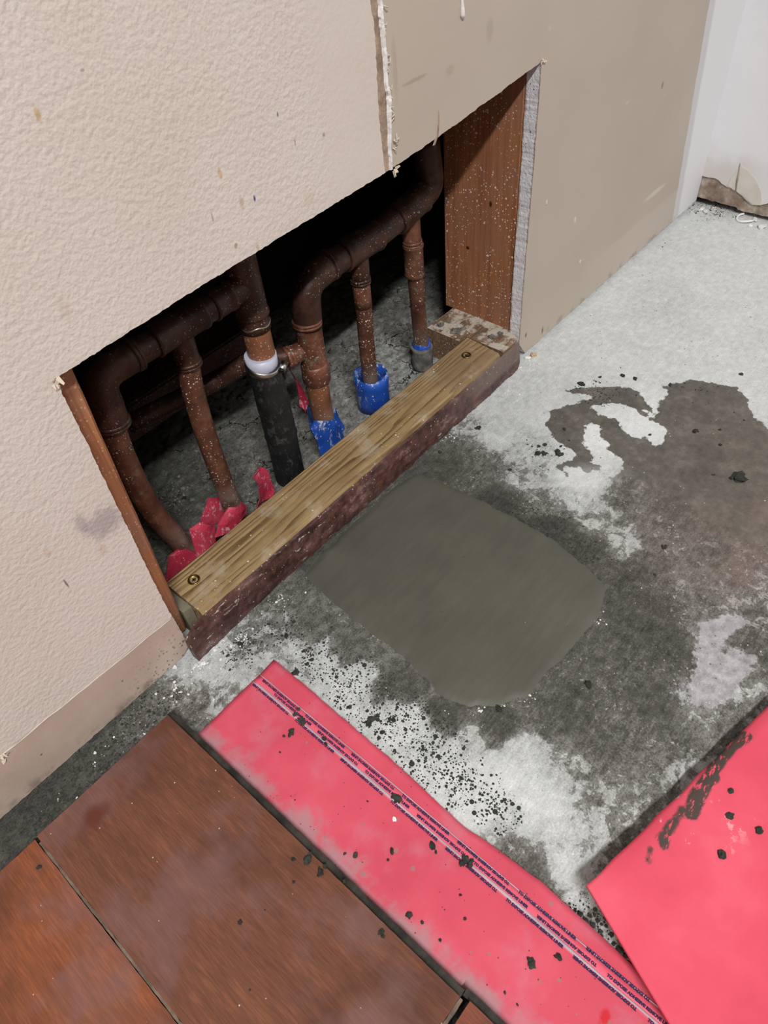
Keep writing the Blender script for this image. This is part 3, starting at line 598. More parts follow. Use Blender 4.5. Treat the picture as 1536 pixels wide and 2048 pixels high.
def ribbon(bm, pts, w, y0, th, seed, mi=0, jagamp=0.5):
    """irregular raised ribbon on the wall along (x,z) points; w is a half-width list"""
    P = resample([(p[0], 0, p[1]) for p in pts], 0.0016); n = len(P); L = []; Rr = []
    for i, p in enumerate(P):
        u = i / (n - 1) * (len(w) - 1); k = min(int(u), len(w) - 2); ww = w[k] + (w[k + 1] - w[k]) * (u - k)
        a = ww * (1 + jagamp * nz(p.x, p.z, 0, 330, seed)); b = ww * (1 + jagamp * nz(p.x, p.z, 0, 330, seed + 9))
        t = th * (1 + 0.5 * nz(p.x, p.z, 0, 250, seed + 3))
        L.append((bm.verts.new((p.x - a, y0, p.z)), bm.verts.new((p.x - a * 0.55, y0 - t, p.z))))
        Rr.append((bm.verts.new((p.x + b * 0.55, y0 - t, p.z)), bm.verts.new((p.x + b, y0, p.z))))
    for i in range(n - 1):
        row0 = (*L[i], *Rr[i]); row1 = (*L[i + 1], *Rr[i + 1])
        for k in range(3):
            f = bm.faces.new((row0[k], row0[k + 1], row1[k + 1], row1[k])); f.material_index = mi
    return bm
# torn joint between the panels: brown paper on the left, white plaster ridge on the right
bm = bmesh.new(); ribbon(bm, [(0.3745, 2.38), (0.3742, 0.9)] + [(0.3727, 0.3833), (0.3742, 0.3678), (0.3741, 0.3519), (0.3734, 0.3352), (0.3723, 0.3147), (0.373, 0.2954), (0.3741, 0.2816)], [0.0050, 0.0062, 0.0050, 0.0058, 0.0045, 0.0056, 0.0040], 0.0002, 0.0007, 2.0, 0, 0.3)
obj_from('torn_joint_paper', bm, M['paper'], wall_back)
bm = bmesh.new(); ribbon(bm, [(0.3775, 2.38), (0.3775, 0.9)] + [(0.3766, 0.3824), (0.3767, 0.3724), (0.3772, 0.3618), (0.3776, 0.3454), (0.3767, 0.3343), (0.3789, 0.3278), (0.3774, 0.3099), (0.3759, 0.2976), (0.3757, 0.2817)], [0.0018, 0.0024, 0.0016, 0.0018, 0.0016, 0.0032, 0.0028, 0.0026, 0.0014, 0.0022, 0.0030, 0.0016], -0.0002, 0.0016, 6.0)
obj_from('joint_plaster', bm, M['plaster'], wall_back)
bm = bmesh.new(); r2 = random.Random(3)
for k in range(34):
    z = r2.uniform(0.292, 0.41); x = SX + 0.0048 + r2.uniform(-0.001, 0.0018) - (z - 0.29) * 0.035
    p0 = Vector((x, -0.0006, z)); p1 = p0 + Vector((r2.uniform(0.0006, 0.003), -r2.uniform(0.0004, 0.002), r2.uniform(-0.004, 0.003))); p2 = p1 + Vector((r2.uniform(-0.001, 0.002), 0.0005, r2.uniform(-0.003, 0.003)))
    tube(bm, [p0, p1, p2], [0.0005, 0.0004, 0.0002], 5)
obj_from('paper_fibres', bm, M['cream'], wall_back)
# slit torn into the tan panel above the opening
bm = bmesh.new(); ribbon(bm, [(0.4314, 0.3016), (0.4311, 0.294), (0.4296, 0.286), (0.4252, 0.2806)], [0.0003, 0.0008, 0.0010, 0.0013], 0.0002, 0.0008, 11.0)
obj_from('torn_slit', bm, M['paper'], wall_back)
# paint drip and small chips on the panels
bm = bmesh.new(); d = [(0.4585, 0.0, 0.3616), (0.4585, 0.0, 0.3531)]
tube(bm, [(d[0][0], -0.0002, d[0][2] + 0.03), (d[0][0], -0.0004, d[0][2]), (d[1][0], -0.0008, (d[0][2] + d[1][2]) / 2), (d[1][0], -0.001, d[1][2]), (d[1][0], -0.0008, d[1][2] - 0.002)], [0.0007, 0.0009, 0.0013, 0.0019, 0.0006], 10)
obj_from('paint_drip', bm, M['plaster'], wall_back)
for i, (x, y, z) in enumerate([(0.6562, 0.0, 0.1257), (0.5944, 0.0, 0.1693), (0.6802, 0.0, 0.0674), (0.8629, 0.0, -0.1096)]):
    bm = bmesh.new(); g = bmesh.ops.create_icosphere(bm, subdivisions=2, radius=1)
    for v in g['verts']:
        k = 1 + 0.4 * mnoise.noise(v.co * 1.5 + Vector((i, 0, 0)))
        v.co = Vector((x + v.co.x * 0.0016 * k, -0.0001 + v.co.y * 0.0007, z + v.co.z * 0.0026 * k))
    obj_from('paint_chip', bm, M['cream'], wall_back)
# torn paint edge along the missing baseboard
bm = bmesh.new(); ribbon(bm, [(-0.30 + 0.02 * i, 0.0) for i in range(2)], [0.0, 0.0], 0, 0, 0) if False else None
P = [(x, -0.0001, 0.0572 - 0.035 * x + 0.0012 * nz(x, 0, 0, 60, 2)) for x in np.linspace(-0.34, 0.0945, 180)]
tube(bm, P, [0.0004 * (1 + 0.7 * nz(p[0], 0, 0, 170, 8)) for p in P], 6)
obj_from('paint_ridge', bm, M['beige_edge'], wall_back)
for nm, c, rr in (('torn_corner', (0.1011, 0.0, 0.2725), 0.0030), ('torn_corner', (0.5659, 0.0, 0.2966), 0.0022), ('torn_corner', (0.3794, 0.0, 0.281), 0.0035), ('torn_corner', (-0.0435, 0.0, 0.0575), 0.004)):
    bm = bmesh.new(); r3 = random.Random(int(abs(c[0]) * 9999))
    for k in range(6):
        a = Vector((c[0] + r3.uniform(-rr, rr) * 0.8, -0.0003, c[2] + r3.uniform(-rr, rr) * 0.8))
        ang = r3.uniform(0, 6.28); l = rr * r3.uniform(0.5, 1.2); dv = Vector((math.cos(ang), -r3.uniform(0.2, 0.9), math.sin(ang))) * l
        s = dv.cross(Vector((0, 1, 0))).normalized() * l * 0.4
        q = [a - s, a + s, a + dv + s * 0.6, a + dv * 1.1 - s * 0.3]
        th = Vector((0, -0.0004, 0)); A = [bm.verts.new(p) for p in q]; B = [bm.verts.new(p + th) for p in q]
        bm.faces.new(A); bm.faces.new(B[::-1])
        for i in range(4): bm.faces.new((A[i], A[(i + 1) % 4], B[(i + 1) % 4], B[i]))
    obj_from(nm, bm, M['cream'], wall_back)

# right wall: white panel torn off along the bottom, stained backing board below it
wall_right = bpy.data.objects.new('wall_right', None); C.objects.link(wall_right); wall_right['kind'] = 'structure'
wall_right['label'] = 'white painted wall torn and stained along its foot'
WX = 1.004
WP = [(0.0, 0.040), (-0.020, 0.040), (-0.034, 0.034), (-0.052, 0.030), (-0.062, 0.024), (-0.075, 0.018), (-0.088, 0.022), (-0.110, 0.036), (-0.16, 0.045), (-2.6, 0.045), (-2.6, 2.39), (0.0, 2.39)]
WPf = [True] * 8 + [False] * 4
obj_from('drywall_panel', prism(jag(WP, 0.0025, 0.0012, 3.0, WPf), WX, WX + 0.012, 'x', 0, 1), [M['white_wall'], M['gypsum']], wall_right)
BP = [(0.006, 0.010), (-0.055, 0.009), (-0.058, 0.006), (-0.16, 0.008), (-2.6, 0.008), (-2.6, 0.06), (0.006, 0.06)]
obj_from('backing_board', prism(jag(BP, 0.003, 0.0011, 8.0, [True, True, True, False, False, False, False]), WX + 0.0022, WX + 0.012, 'x', 0, 0), [M['board_stain']], wall_right)
obj_from('torn_facing', prism(jag([(-0.036, 0.036), (-0.05, 0.031), (-0.064, 0.025), (-0.076, 0.019), (-0.086, 0.021), (-0.080, 0.038), (-0.068, 0.052), (-0.056, 0.060), (-0.046, 0.064), (-0.040, 0.050)], 0.002, 0.001, 6.0), WX - 0.0008, WX + 0.0004, 'x', 0, 0), [M['facing']], wall_right)
bm = bmesh.new(); tube(bm, [(WX - 0.0006, -0.049, 0.030), (WX - 0.0015, -0.047, 0.045), (WX - 0.0008, -0.0445, 0.066)], [0.0008, 0.0010, 0.0003], 6)
obj_from('torn_rim', bm, M['paper'], wall_right)
def shell(name, x0, x1, y0, y1, z0, z1, m, label):
    o = obj_from(name, box(bmesh.new(), x0, x1, y0, y1, z0, z1), M[m]); o['kind'] = 'structure'; o['label'] = label; return o
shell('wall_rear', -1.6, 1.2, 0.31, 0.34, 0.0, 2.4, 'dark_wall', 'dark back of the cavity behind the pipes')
shell('cavity_light_block_left', -0.42, -0.40, 0.10, 0.31, 0.0, 2.4, 'dark_wall', 'added dark panel keeping light out of the cavity on the left')  # unseen closure, added so stray light cannot enter the cavity
shell('cavity_light_block_right', 1.06, 1.08, 0.014, 0.31, 0.0, 2.4, 'dark_wall', 'added dark panel keeping light out of the cavity on the right')  # same added light block at the right end
shell('wall_left', -1.63, -1.6, -2.6, 0.34, 0.0, 2.4, 'shell', 'plain room wall far to the left')
shell('wall_front', -1.63, 1.2, -2.63, -2.6, 0.0, 2.4, 'shell', 'plain room wall behind the viewer')
shell('ceiling', -1.63, 1.2, -2.63, 0.36, 2.4, 2.43, 'shell', 'plain ceiling')

# ------------------------------------------------------------------ timber in the wall
plate = thing('bottom_plate', (0.32, 0.02, 0.0), 'yellow-brown pine plate with bold grain lying along the foot of the opening', 'timber')
bm = bmesh.new()
def sill_section(x):
    w = 0.0006 * nz(x, 0, 0, 30, 4); e = 0.0008 * nz(x, 0, 0, 90, 7)
    return [(-0.0035 + e, 0.0006), (-0.0040 + w + e, 0.030), (-0.0015 + w + e, 0.0350 + e * 0.5), (0.0015 + w, 0.0366), (0.0435 + w, 0.0372), (0.0460 + w, 0.0350), (0.0462, 0.0006)]
rings = []
for x in np.linspace(0.1165, 0.5245, 140):
    rings.append([bm.verts.new((x + (0.004 * (p[0] / 0.046) if x > 0.52 else 0), p[0], p[1])) for p in sill_section(x)])
for a, b in zip(rings, rings[1:]):
    for k in range(7): bm.faces.new((a[k], a[(k + 1) % 7], b[(k + 1) % 7], b[k]))
bm.faces.new(rings[0]); bm.faces.new(rings[-1])
obj_from('timber', bm, M['sill'], plate)
# dark old adhesive and trim left on its front
bm = bmesh.new(); rows = []
for x in np.linspace(0.0945, 0.5545, 230):
    top = 0.0345 + 0.0012 * nz(x, 0, 0, 70, 1); top = min(top, 0.0345)
    if x < 0.105: top = 0.026 + 0.6 * (x - 0.0945)
    row = []
    for k, (yy, u) in enumerate(((-0.0032, 0.0), (-0.0075, 0.0), (-0.0085, 0.25), (-0.0075, 0.5), (-0.0068, 0.75), (-0.0058, 0.97), (-0.0034, 1.0))):
        j = 0.0013 * nz(x, u, 0, 75, k) + 0.0007 * nz(x, u, 0, 260, k + 3) if 0 < k < 6 else 0
        row.append(bm.verts.new((x, yy + j - (0.003 * max(0, 0.16 - x) / 0.06 if 0 < k < 6 and x < 0.16 else 0), 0.0008 + u * (top - 0.0008))))
    rows.append(row)
for a, b in zip(rows, rows[1:]):
    for k in range(7): bm.faces.new((a[k], a[(k + 1) % 7], b[(k + 1) % 7], b[k]))
bm.faces.new(rows[0]); bm.faces.new(rows[-1])
obj_from('front_trim', bm, M['front'], plate)['label'] = 'dark reddish brown strip of old adhesive'
for sx, sy in (((0.1333, 0.0275), (0.5018, 0.0252))):
    bm = bmesh.new(); n = 24; prof = [(0.0, -0.004), (0.0042, -0.004), (0.0053, 0.0006), (0.0050, 0.0012), (0.0036, 0.0011), (0.0031, 0.0001), (0.0, 0.0002)]
    vs_ = [[bm.verts.new((sx + r * math.cos(2 * math.pi * k / n), sy + r * math.sin(2 * math.pi * k / n), 0.0368 + z)) for k in range(n)] if r > 0 else [bm.verts.new((sx, sy, 0.0368 + z))] for r, z in prof]
    for a, b in zip(vs_, vs_[1:]):
        for k in range(n):
            if len(a) == 1: bm.faces.new((a[0], b[k], b[(k + 1) % n]))
            elif len(b) == 1: bm.faces.new((a[k], a[(k + 1) % n], b[0]))
            else: bm.faces.new((a[k], a[(k + 1) % n], b[(k + 1) % n], b[k]))
    s = obj_from('screw', bm, M['brass'], plate, smooth=True)
    bm = bmesh.new()
    for q in range(2):
        hx, hy = (0.0019, 0.0006) if q == 0 else (0.0006, 0.0019)
        box(bm, sx - hx, sx + hx, sy - hy, sy + hy, 0.0369, 0.0376)
    obj_from('cross_recess', bm, M['mortar'], s)

old = [(0.5290, -0.0025), (0.548, -0.0030), (0.556, -0.0015), (0.5605, 0.004), (0.5625, 0.0140), (1.003, 0.0140), (1.003, 0.0915), (0.5185, 0.0915), (0.5185, 0.0480), (0.5295, 0.0470)]
bm = prism(jag(old, 0.004, 0.0006, 5.0), 0.0365, 0.0005, 'z', 0, 0)
tag(obj_from('sole_plate', bm, M['old_plate'], loc=(0.6, 0.05, 0.0)), 'dusty weathered plate block under the right stud', 'timber')
bm = prism(jag([(0.1080, 0.0120), (0.1160, 0.0110), (0.1158, 0.03), (0.1160, 0.0480), (0.1095, 0.0480)], 0.003, 0.0006, 9.0), 0.0335, 0.0005, 'z', 0, 0)
tag(obj_from('plate_offcut', bm, M['old_end'], loc=(0.112, 0.03, 0.0)), 'short grey-green plate end at the foot of the left stud', 'timber')
bm = prism([(-0.40, 0.0142), (0.0690, 0.0142), (0.0690, 0.1), (-0.40, 0.1)], 0.0365, 0.0005, 'z', 0, 0)
tag(obj_from('sole_plate', bm, M['old_plate'], loc=(-0.1, 0.05, 0.0)), 'brown plate glimpsed through the gap under the beige wall', 'timber')

def stud(x0b, x1b, x0t, x1t, y0, y1, z0, z1, label, ztop=2.39):
    bm = bmesh.new(); k = 26; rings = []
    for i in range(k + 1):
        z = z0 + (z1 - z0) * i / k; u = i / k; a = x0b + (x0t - x0b) * u; b = x1b + (x1t - x1b) * u
        w = 0.0004 * nz(0, 0, z, 40, x0b * 9); c = 0.002
        rings.append([bm.verts.new(p) for p in ((a + c + w, y0, z), (b - c + w, y0, z), (b + w, y0 + c, z), (b + w, y1 - c, z), (b - c + w, y1, z), (a + c + w, y1, z), (a + w, y1 - c, z), (a + w, y0 + c, z))])
    d = [bm.verts.new((v.co.x, v.co.y, ztop)) for v in rings[-1]]; rings.append(d)
    for a, b in zip(rings, rings[1:]):
        for q in range(8): bm.faces.new((a[q], a[(q + 1) % 8], b[(q + 1) % 8], b[q]))
    bm.faces.new(rings[0]); bm.faces.new(rings[-1])
    return tag(obj_from('wall_stud', bm, M['stud'], loc=(x0b, y0, z0)), label, 'stud', 'studs beside the opening')
stud(0.0700, 0.1065, 0.0815, 0.1195, 0.0139, 0.1030, 0.0120, 0.300, 'reddish brown stud edge showing along the left of the opening')
stud(0.5662, 0.6045, 0.5668, 0.6050, 0.0139, 0.1035, 0.0367, 0.310, 'wide reddish brown stud with white specks on the right of the opening')
bm = bmesh.new(); box(bm, 0.02, 0.34, 0.178, 0.214, 0.062, 0.100, 0.002)
tag(obj_from('rear_timber', bm, M['cop_dark'], loc=(0.2, 0.19, 0.062)), 'dim brown board crossing behind the left pipes', 'timber')

# ------------------------------------------------------------------ copper pipes
def ringfit(name, parent, c, axis, r, l, m, lip=0.0011):
    """a soldered fitting: sleeve with raised rims"""
    a = Vector(axis).normalized(); c = Vector(c); h = l / 2
    bm = bmesh.new()
    tube(bm, [c - a * h, c - a * (h - 0.0008), c - a * (h - 0.003), c - a * (h - 0.004), c + a * (h - 0.004), c + a * (h - 0.003), c + a * (h - 0.0008), c + a * h],
         [r, r + lip, r + lip, r + lip * 0.4, r + lip * 0.4, r + lip, r + lip, r], 24, True, 0, 0.02, c.x * 50)
    return obj_from(name, bm, m, parent)
def pipe(name, parent, path, r, m, fil=0.0, label=None, wob=0.012, seg=22):
    P = fillet(path, fil, 9) if fil else [Vector(p) for p in path]
    o = obj_from(name, tube(bmesh.new(), resample(P, 0.006), r, seg, True, 0, wob, path[0][0] * 31), m, parent)
    if label: o['label'] = label
    return o
LY = 0.076; LZ = 0.2118
lm = thing('pipe_manifold', (0.22, LY, 0.0), 'brown copper pipe header with a bowed and a straight branch at left of the cavity', 'pipes')
pipe('header_pipe', lm, [(0.158, LY, LZ), (0.290, LY, LZ)], 0.0107, M['cop_dark'])
pipe('elbow', lm, [(0.181, LY, LZ), (0.1492, LY, LZ), (0.1462, LY, LZ - 0.040)], 0.0122, M['cop_dark'], 0.020)
ringfit('elbow_rim', lm, (0.180, LY, LZ), (1, 0, 0), 0.0121, 0.006, M['cop_dark'])
ringfit('elbow_rim', lm, (0.1463, LY, LZ - 0.039), (0.06, 0, 1), 0.0119, 0.006, M['cop_dark'])
ringfit('tee', lm, (0.2195, LY, LZ), (1, 0, 0), 0.0116, 0.046, M['cop_dark'])
pipe('branch_stub', lm, [(0.2195, LY, LZ), (0.2190, LY + 0.001, LZ - 0.034)], 0.0096, M['cop_dark'])
ringfit('stub_rim', lm, (0.2190, LY + 0.001, LZ - 0.0315), (0, 0, 1), 0.0096, 0.006, M['cop_dark'])
ringfit('coupling', lm, (0.260, LY, LZ), (1, 0, 0), 0.0110, 0.020, M['cop_dark'])
pipe('branch_pipe', lm, [(0.1462, LY, LZ - 0.036), (0.1430, LY, 0.155), (0.1416, LY, 0.115), (0.1442, LY, 0.076), (0.1512, LY - 0.001, 0.040), (0.1605, LY - 0.003, 0.0035)], 0.0091, M['cop'], 0.02, 'bowed dusty copper branch')
pipe('branch_pipe', lm, [(0.2190, LY + 0.001, LZ - 0.030), (0.2165, 0.079, 0.160), (0.2142, 0.080, 0.118), (0.2140, 0.080, 0.078), (0.2150, 0.080, 0.003)], 0.0088, M['cop'], 0.02, 'straight dusty copper branch')
# tall riser with its solder line
pipe('riser', lm, [(0.287, 0.078, 0.172), (0.287, 0.078, 0.42)], 0.0126, M['cop_dark'])
ringfit('riser_tee', lm, (0.287, 0.078, LZ), (0, 0, 1), 0.0132, 0.054, M['cop_dark'])
pipe('lower_riser', lm, [(0.2862, 0.078, 0.132), (0.287, 0.078, 0.178)], 0.0115, M['cop_bright'])
bm = bmesh.new(); ribs = [Vector((0.287 + 0.0126 * math.cos(a), 0.078 + 0.0126 * math.sin(a), 0.1775 + 0.0018 * nz(a, 0, 0, 1.3, 3))) for a in np.linspace(0, 2 * math.pi, 40)]
tube(bm, ribs, [0.0009 + 0.0004 * nz(i, 0, 0, 0.7, 2) for i in range(40)], 6); obj_from('solder_line', bm, M['solder'], lm)

hose = thing('rubber_hose', (0.285, 0.078, 0.0), 'black rubber sleeve clamped over the thick copper riser', 'hose')
bm = bmesh.new(); hp = resample([(0.2845, 0.078, 0.137), (0.2855, 0.078, 0.118), (0.2858, 0.0785, 0.062), (0.2840, 0.078, 0.002)], 0.004)
tube(bm, hp, [0.0138 + 0.0009 * min(1, i / 8) + 0.0005 * nz(p.z, 0, 0, 90, 2) + (0.0009 if 0.056 < p.z < 0.060 else 0) for i, p in enumerate(hp)], 28, True, 0, 0.02, 4)
obj_from('sleeve', bm, M['black'], hose)
bm = bmesh.new(); tube(bm, [(0.2842, 0.078, 0.134), (0.2848, 0.078, 0.1475)], 0.0136, 26); obj_from('collar', bm, M['collar'], hose)['label'] = 'pale lilac plastic collar'
ax = Vector((0.10, -0.32, 1)).normalized(); cc = Vector((0.2845, 0.078, 0.1370)); bm = bmesh.new()
tube(bm, [cc - ax * 0.0032, cc - ax * 0.003, cc + ax * 0.003, cc + ax * 0.0032], [0.0139, 0.0149, 0.0149, 0.0139], 28)
band = obj_from('clamp_band', bm, M['steel'], hose)
bm = bmesh.new(); tube(bm, [(0.2915, 0.0635, 0.1330), (0.2990, 0.0670, 0.1345)], 0.0034, 14); obj_from('clamp_screw', bm, M['steel'], band)
bm = bmesh.new(); tube(bm, [(0.2908, 0.0628, 0.1328), (0.2916, 0.0632, 0.1331)], 0.0022, 12); obj_from('screw_hole', bm, M['black'], band)
bm = bmesh.new()   # frayed flap of rubber below the clamp
q = [Vector(p) for p in ((0.2965, 0.0680, 0.1290), (0.3025, 0.0710, 0.1275), (0.3030, 0.0720, 0.1200), (0.2985, 0.0690, 0.1165))]
A = [bm.verts.new(p) for p in q]; B = [bm.verts.new(p + Vector((-0.001, 0.0012, 0))) for p in q]
bm.faces.new(A); bm.faces.new(B[::-1])
for i in range(4): bm.faces.new((A[i], A[(i + 1) % 4], B[(i + 1) % 4], B[i]))
obj_from('torn_flap', bm, M['black'], hose)

RY = 0.083; RZ = 0.1812
rm = thing('pipe_manifold', (0.42, RY, 0.0), 'brown copper pipe header sloping up to the right with three branches', 'pipes')
pipe('header_pipe', rm, [(0.372, RY, RZ), (0.437, RY, RZ), (0.474, RY, 0.1840), (0.506, RY, 0.1895)], 0.0122, M['cop_dark'], 0.02)
pipe('elbow', rm, [(0.381, RY, RZ), (0.3500, RY, RZ - 0.003), (0.3445, RY, RZ - 0.042)], 0.0128, M['cop_dark'], 0.024)
ringfit('elbow_rim', rm, (0.3795, RY, RZ), (1, 0, 0), 0.0127, 0.006, M['cop_dark'])
ringfit('elbow_rim', rm, (0.3446, RY, 0.1440), (0.05, 0, 1), 0.0124, 0.006, M['cop_green'])
ringfit('tee', rm, (0.4185, RY, RZ), (1, 0, 0), 0.0130, 0.046, M['cop_dark'])
ringfit('tee', rm, (0.4880, RY, 0.1862), (1, 0, 0.16), 0.0131, 0.040, M['cop_dark'])
pipe('upper_bend', rm, [(0.500, RY, 0.1885), (0.5230, RY, 0.1930), (0.5215, RY + 0.004, 0.235)], 0.0126, M['cop_dark'], 0.018)
pipe('upper_pipe', rm, [(0.5215, RY + 0.004, 0.230), (0.519, RY + 0.006, 0.42)], 0.0108, M['cop_dark'])
# left drop with the side tee
pipe('branch_pipe', rm, [(0.3447, RY, 0.148), (0.3440, RY, 0.085), (0.3425, RY, 0.060), (0.3425, RY, 0.018)], 0.0107, M['cop_bright'], 0.0, 'worn copper branch ending in a torn blue sleeve')
ringfit('side_tee', rm, (0.3446, RY, 0.1120), (0.01, 0, 1), 0.0114, 0.062, M['cop_green'])
bm = bmesh.new(); tube(bm, [(0.3438, RY, 0.0795), (0.3438, RY, 0.0815), (0.344, RY, 0.0985), (0.344, RY, 0.1010)], [0.0117, 0.0134, 0.0130, 0.0118], 24, True, 0, 0.02); obj_from('fitting_collar', bm, M['cop_green'], rm)
SIDE = [Vector((0.3440, RY + 0.002, 0.1165)), Vector((0.3205, RY + 0.0085, 0.1165))]
pipe('side_stub', rm, SIDE, 0.0088, M['cop_green'])
ringfit('stub_rim', rm, SIDE[1] * 0.9 + SIDE[0] * 0.1, SIDE[0] - SIDE[1], 0.0088, 0.007, M['cop_green'])
pipe('side_pipe', rm, [SIDE[1] + Vector((0.004, -0.001, 0)), Vector((0.293, 0.108, 0.123)), Vector((0.2716, 0.13, 0.1075)), Vector((0.1891, 0.165, 0.0933))], 0.0086, M['cop_dark'], 0.0, 'horizontal copper pipe running back to the left')
# the two thin drops
pipe('branch_stub', rm, [(0.4175, RY, RZ - 0.004), (0.4160, RY, 0.148)], 0.0088, M['cop_dark'])
ringfit('stub_rim', rm, (0.4160, RY, 0.1490), (0, 0, 1), 0.0086, 0.006, M['cop_dark'])
pipe('branch_pipe', rm, [(0.4160, RY, 0.150), (0.4158, RY, 0.122)], 0.0084, M['cop_green'])
pipe('branch_pipe', rm, [(0.4158, RY, 0.124), (0.4138, RY, 0.070), (0.4130, RY, 0.003)], 0.0079, M['cop'])
pipe('branch_stub', rm, [(0.4905, RY, 0.182), (0.4912, RY, 0.150)], 0.0090, M['cop_green'])
ringfit('stub_rim', rm, (0.4915, RY, 0.1515), (0, 0, 1), 0.0086, 0.0065, M['cop_green'])
ringfit('coupling', rm, (0.4922, RY, 0.1330), (0, 0, 1), 0.0092, 0.034, M['cop'])
pipe('branch_pipe', rm, [(0.4914, RY, 0.154), (0.4945, RY, 0.090), (0.4968, RY, 0.030), (0.4975, RY, 0.004)], 0.0081, M['cop'])

# ------------------------------------------------------------------ plastic sleeves around the pipe feet
def sleeve(name, c, r, h, m, label, seed, open_a=None, top=0.15, th=0.0012, lean=(0, 0), flare=0.0, cat='sleeve', group=None, seg=44, zb=0.001):
    """thin tube wall with a ragged rim; open_a leaves out a range of angles"""
    bm = bmesh.new(); full = open_a is None; a0, a1 = (0, 2 * math.pi) if full else open_a; rows = []
    n = seg if full else seg + 1
    for k in range(n):
        a = a0 + (a1 - a0) * k / seg; hh = h * (1 + top * nz(math.cos(a), math.sin(a), 0, 1.6, seed) + top * 0.5 * nz(math.cos(a), math.sin(a), 0, 6, seed))
        col = []
        for i in range(5):
            u = i / 4; rr = r * (1 + flare * u + 0.07 * nz(math.cos(a) * 1.5, math.sin(a) * 1.5, u * 2, 1, seed + 2))
            for t in (0, th):
                col.append(bm.verts.new((c[0] + lean[0] * u + (rr - t) * math.cos(a), c[1] + lean[1] * u + (rr - t) * math.sin(a), zb + hh * u)))
        rows.append(col)
    pairs = list(zip(rows, rows[1:])) + ([(rows[-1], rows[0])] if full else [])
    for A, B in pairs:
        for i in range(4):
            bm.faces.new((A[2 * i], B[2 * i], B[2 * i + 2], A[2 * i + 2])); bm.faces.new((A[2 * i + 1], A[2 * i + 3], B[2 * i + 3], B[2 * i + 1]))
        bm.faces.new((A[8], B[8], B[9], A[9])); bm.faces.new((A[0], A[1], B[1], B[0]))
    if not full:
        for A in (rows[0], rows[-1]):
            for i in range(4): bm.faces.new((A[2 * i], A[2 * i + 2], A[2 * i + 3], A[2 * i + 1]))
    return tag(obj_from(name, bm, m, loc=(c[0], c[1], 0), smooth=True), label, cat, group)
sleeve('pipe_sleeve', (0.4155, 0.0835), 0.0175, 0.0415, M['blue'], 'blue plastic cup-like sleeve dusted white around the middle right pipe', 3.0, None, 0.07, 0.0013)
sleeve('pipe_sleeve', (0.4980, RY), 0.0098, 0.0330, M['blue'], 'thin blue plastic ring low on the rightmost pipe', 6.0, None, 0.10, 0.001)
bm = bmesh.new(); tube(bm, resample([(0.4982, RY, 0.001), (0.4980, RY, 0.0285)], 0.003), 0.0118, 24, True, 0, 0.16, 3.0)
tag(obj_from('mortar_collar', bm, M['mortar_dry'], loc=(0.498, RY, 0)), 'grey mortar crust around the foot of the rightmost pipe', 'mortar')
def film(name, pts, th, m, label, cat='film', group=None, bend=None, par=None):
    """crumpled strip: quad rows given as left/right 3D points"""
    bm = bmesh.new(); rows = []
    for l, r in pts:
        l, r = Vector(l), Vector(r); row = []
        for k in range(7):
            u = k / 6; p = l * (1 - u) + r * u; p += Vector((0.0007 * nz(p.x, p.y, p.z, 130, 1), 0.0012 * nz(p.x, p.y, p.z, 90, 5) - (bend or 0) * 4 * u * (1 - u), 0)); row.append(p)
        rows.append(row)
    A = [[bm.verts.new(p) for p in row] for row in rows]; B = [[bm.verts.new(p + Vector((0, th, 0))) for p in row] for row in rows]
    R_, K = len(A), 7
    for i in range(R_ - 1):
        for k in range(K - 1):
            bm.faces.new((A[i][k], A[i][k + 1], A[i + 1][k + 1], A[i + 1][k])); bm.faces.new((B[i][k], B[i + 1][k], B[i + 1][k + 1], B[i][k + 1]))
    for i in range(R_ - 1):
        for k in (0, K - 1): bm.faces.new((A[i][k], A[i + 1][k], B[i + 1][k], B[i][k]))
    for k in range(K - 1):
        for i in (0, R_ - 1): bm.faces.new((A[i][k], A[i][k + 1], B[i][k + 1], B[i][k]))
    c = sum((v.co for v in bm.verts), Vector()) / len(bm.verts)
    return tag(obj_from(name, bm, m, par, loc=None if par else (c.x, c.y, min(v.co.z for v in bm.verts))), label, cat, group)
# torn blue sleeve: two flaps rising beside the worn branch
tb = thing('pipe_sleeve', (0.343, 0.075, 0.0), 'torn blue plastic sleeve split open in front of the worn copper branch', 'sleeve')
film('front_flap', [((0.3187, 0.068, -0.0002), (0.3535, 0.07, -0.0038)), ((0.3181, 0.068, 0.0142), (0.3546, 0.07, 0.0024)), ((0.3164, 0.068, 0.0323), (0.3527, 0.07, 0.0162)), ((0.3132, 0.068, 0.0488), (0.3519, 0.07, 0.0281)), ((0.3198, 0.068, 0.0541), (0.345, 0.07, 0.0376))], 0.0009, M['blue'], None, None, par=tb, bend=0.003)
film('back_flap', [((0.3531, 0.092, -0.0085), (0.3702, 0.084, -0.017)), ((0.358, 0.092, 0.0089), (0.3687, 0.084, 0.0054)), ((0.3628, 0.092, 0.0178), (0.3636, 0.084, 0.0192)), ((0.3674, 0.092, 0.026), (0.362, 0.084, 0.0304))], 0.0009, M['blue'], None, None, par=tb, bend=0.002)
film('side_flap', [((0.3264, 0.086, 0.027), (0.3235, 0.074, 0.0237)), ((0.3268, 0.086, 0.0412), (0.3247, 0.074, 0.036)), ((0.3275, 0.086, 0.0534), (0.3233, 0.074, 0.0486)), ((0.3297, 0.086, 0.0569), (0.3218, 0.074, 0.0633))], 0.0009, M['blue'], None, None, par=tb)
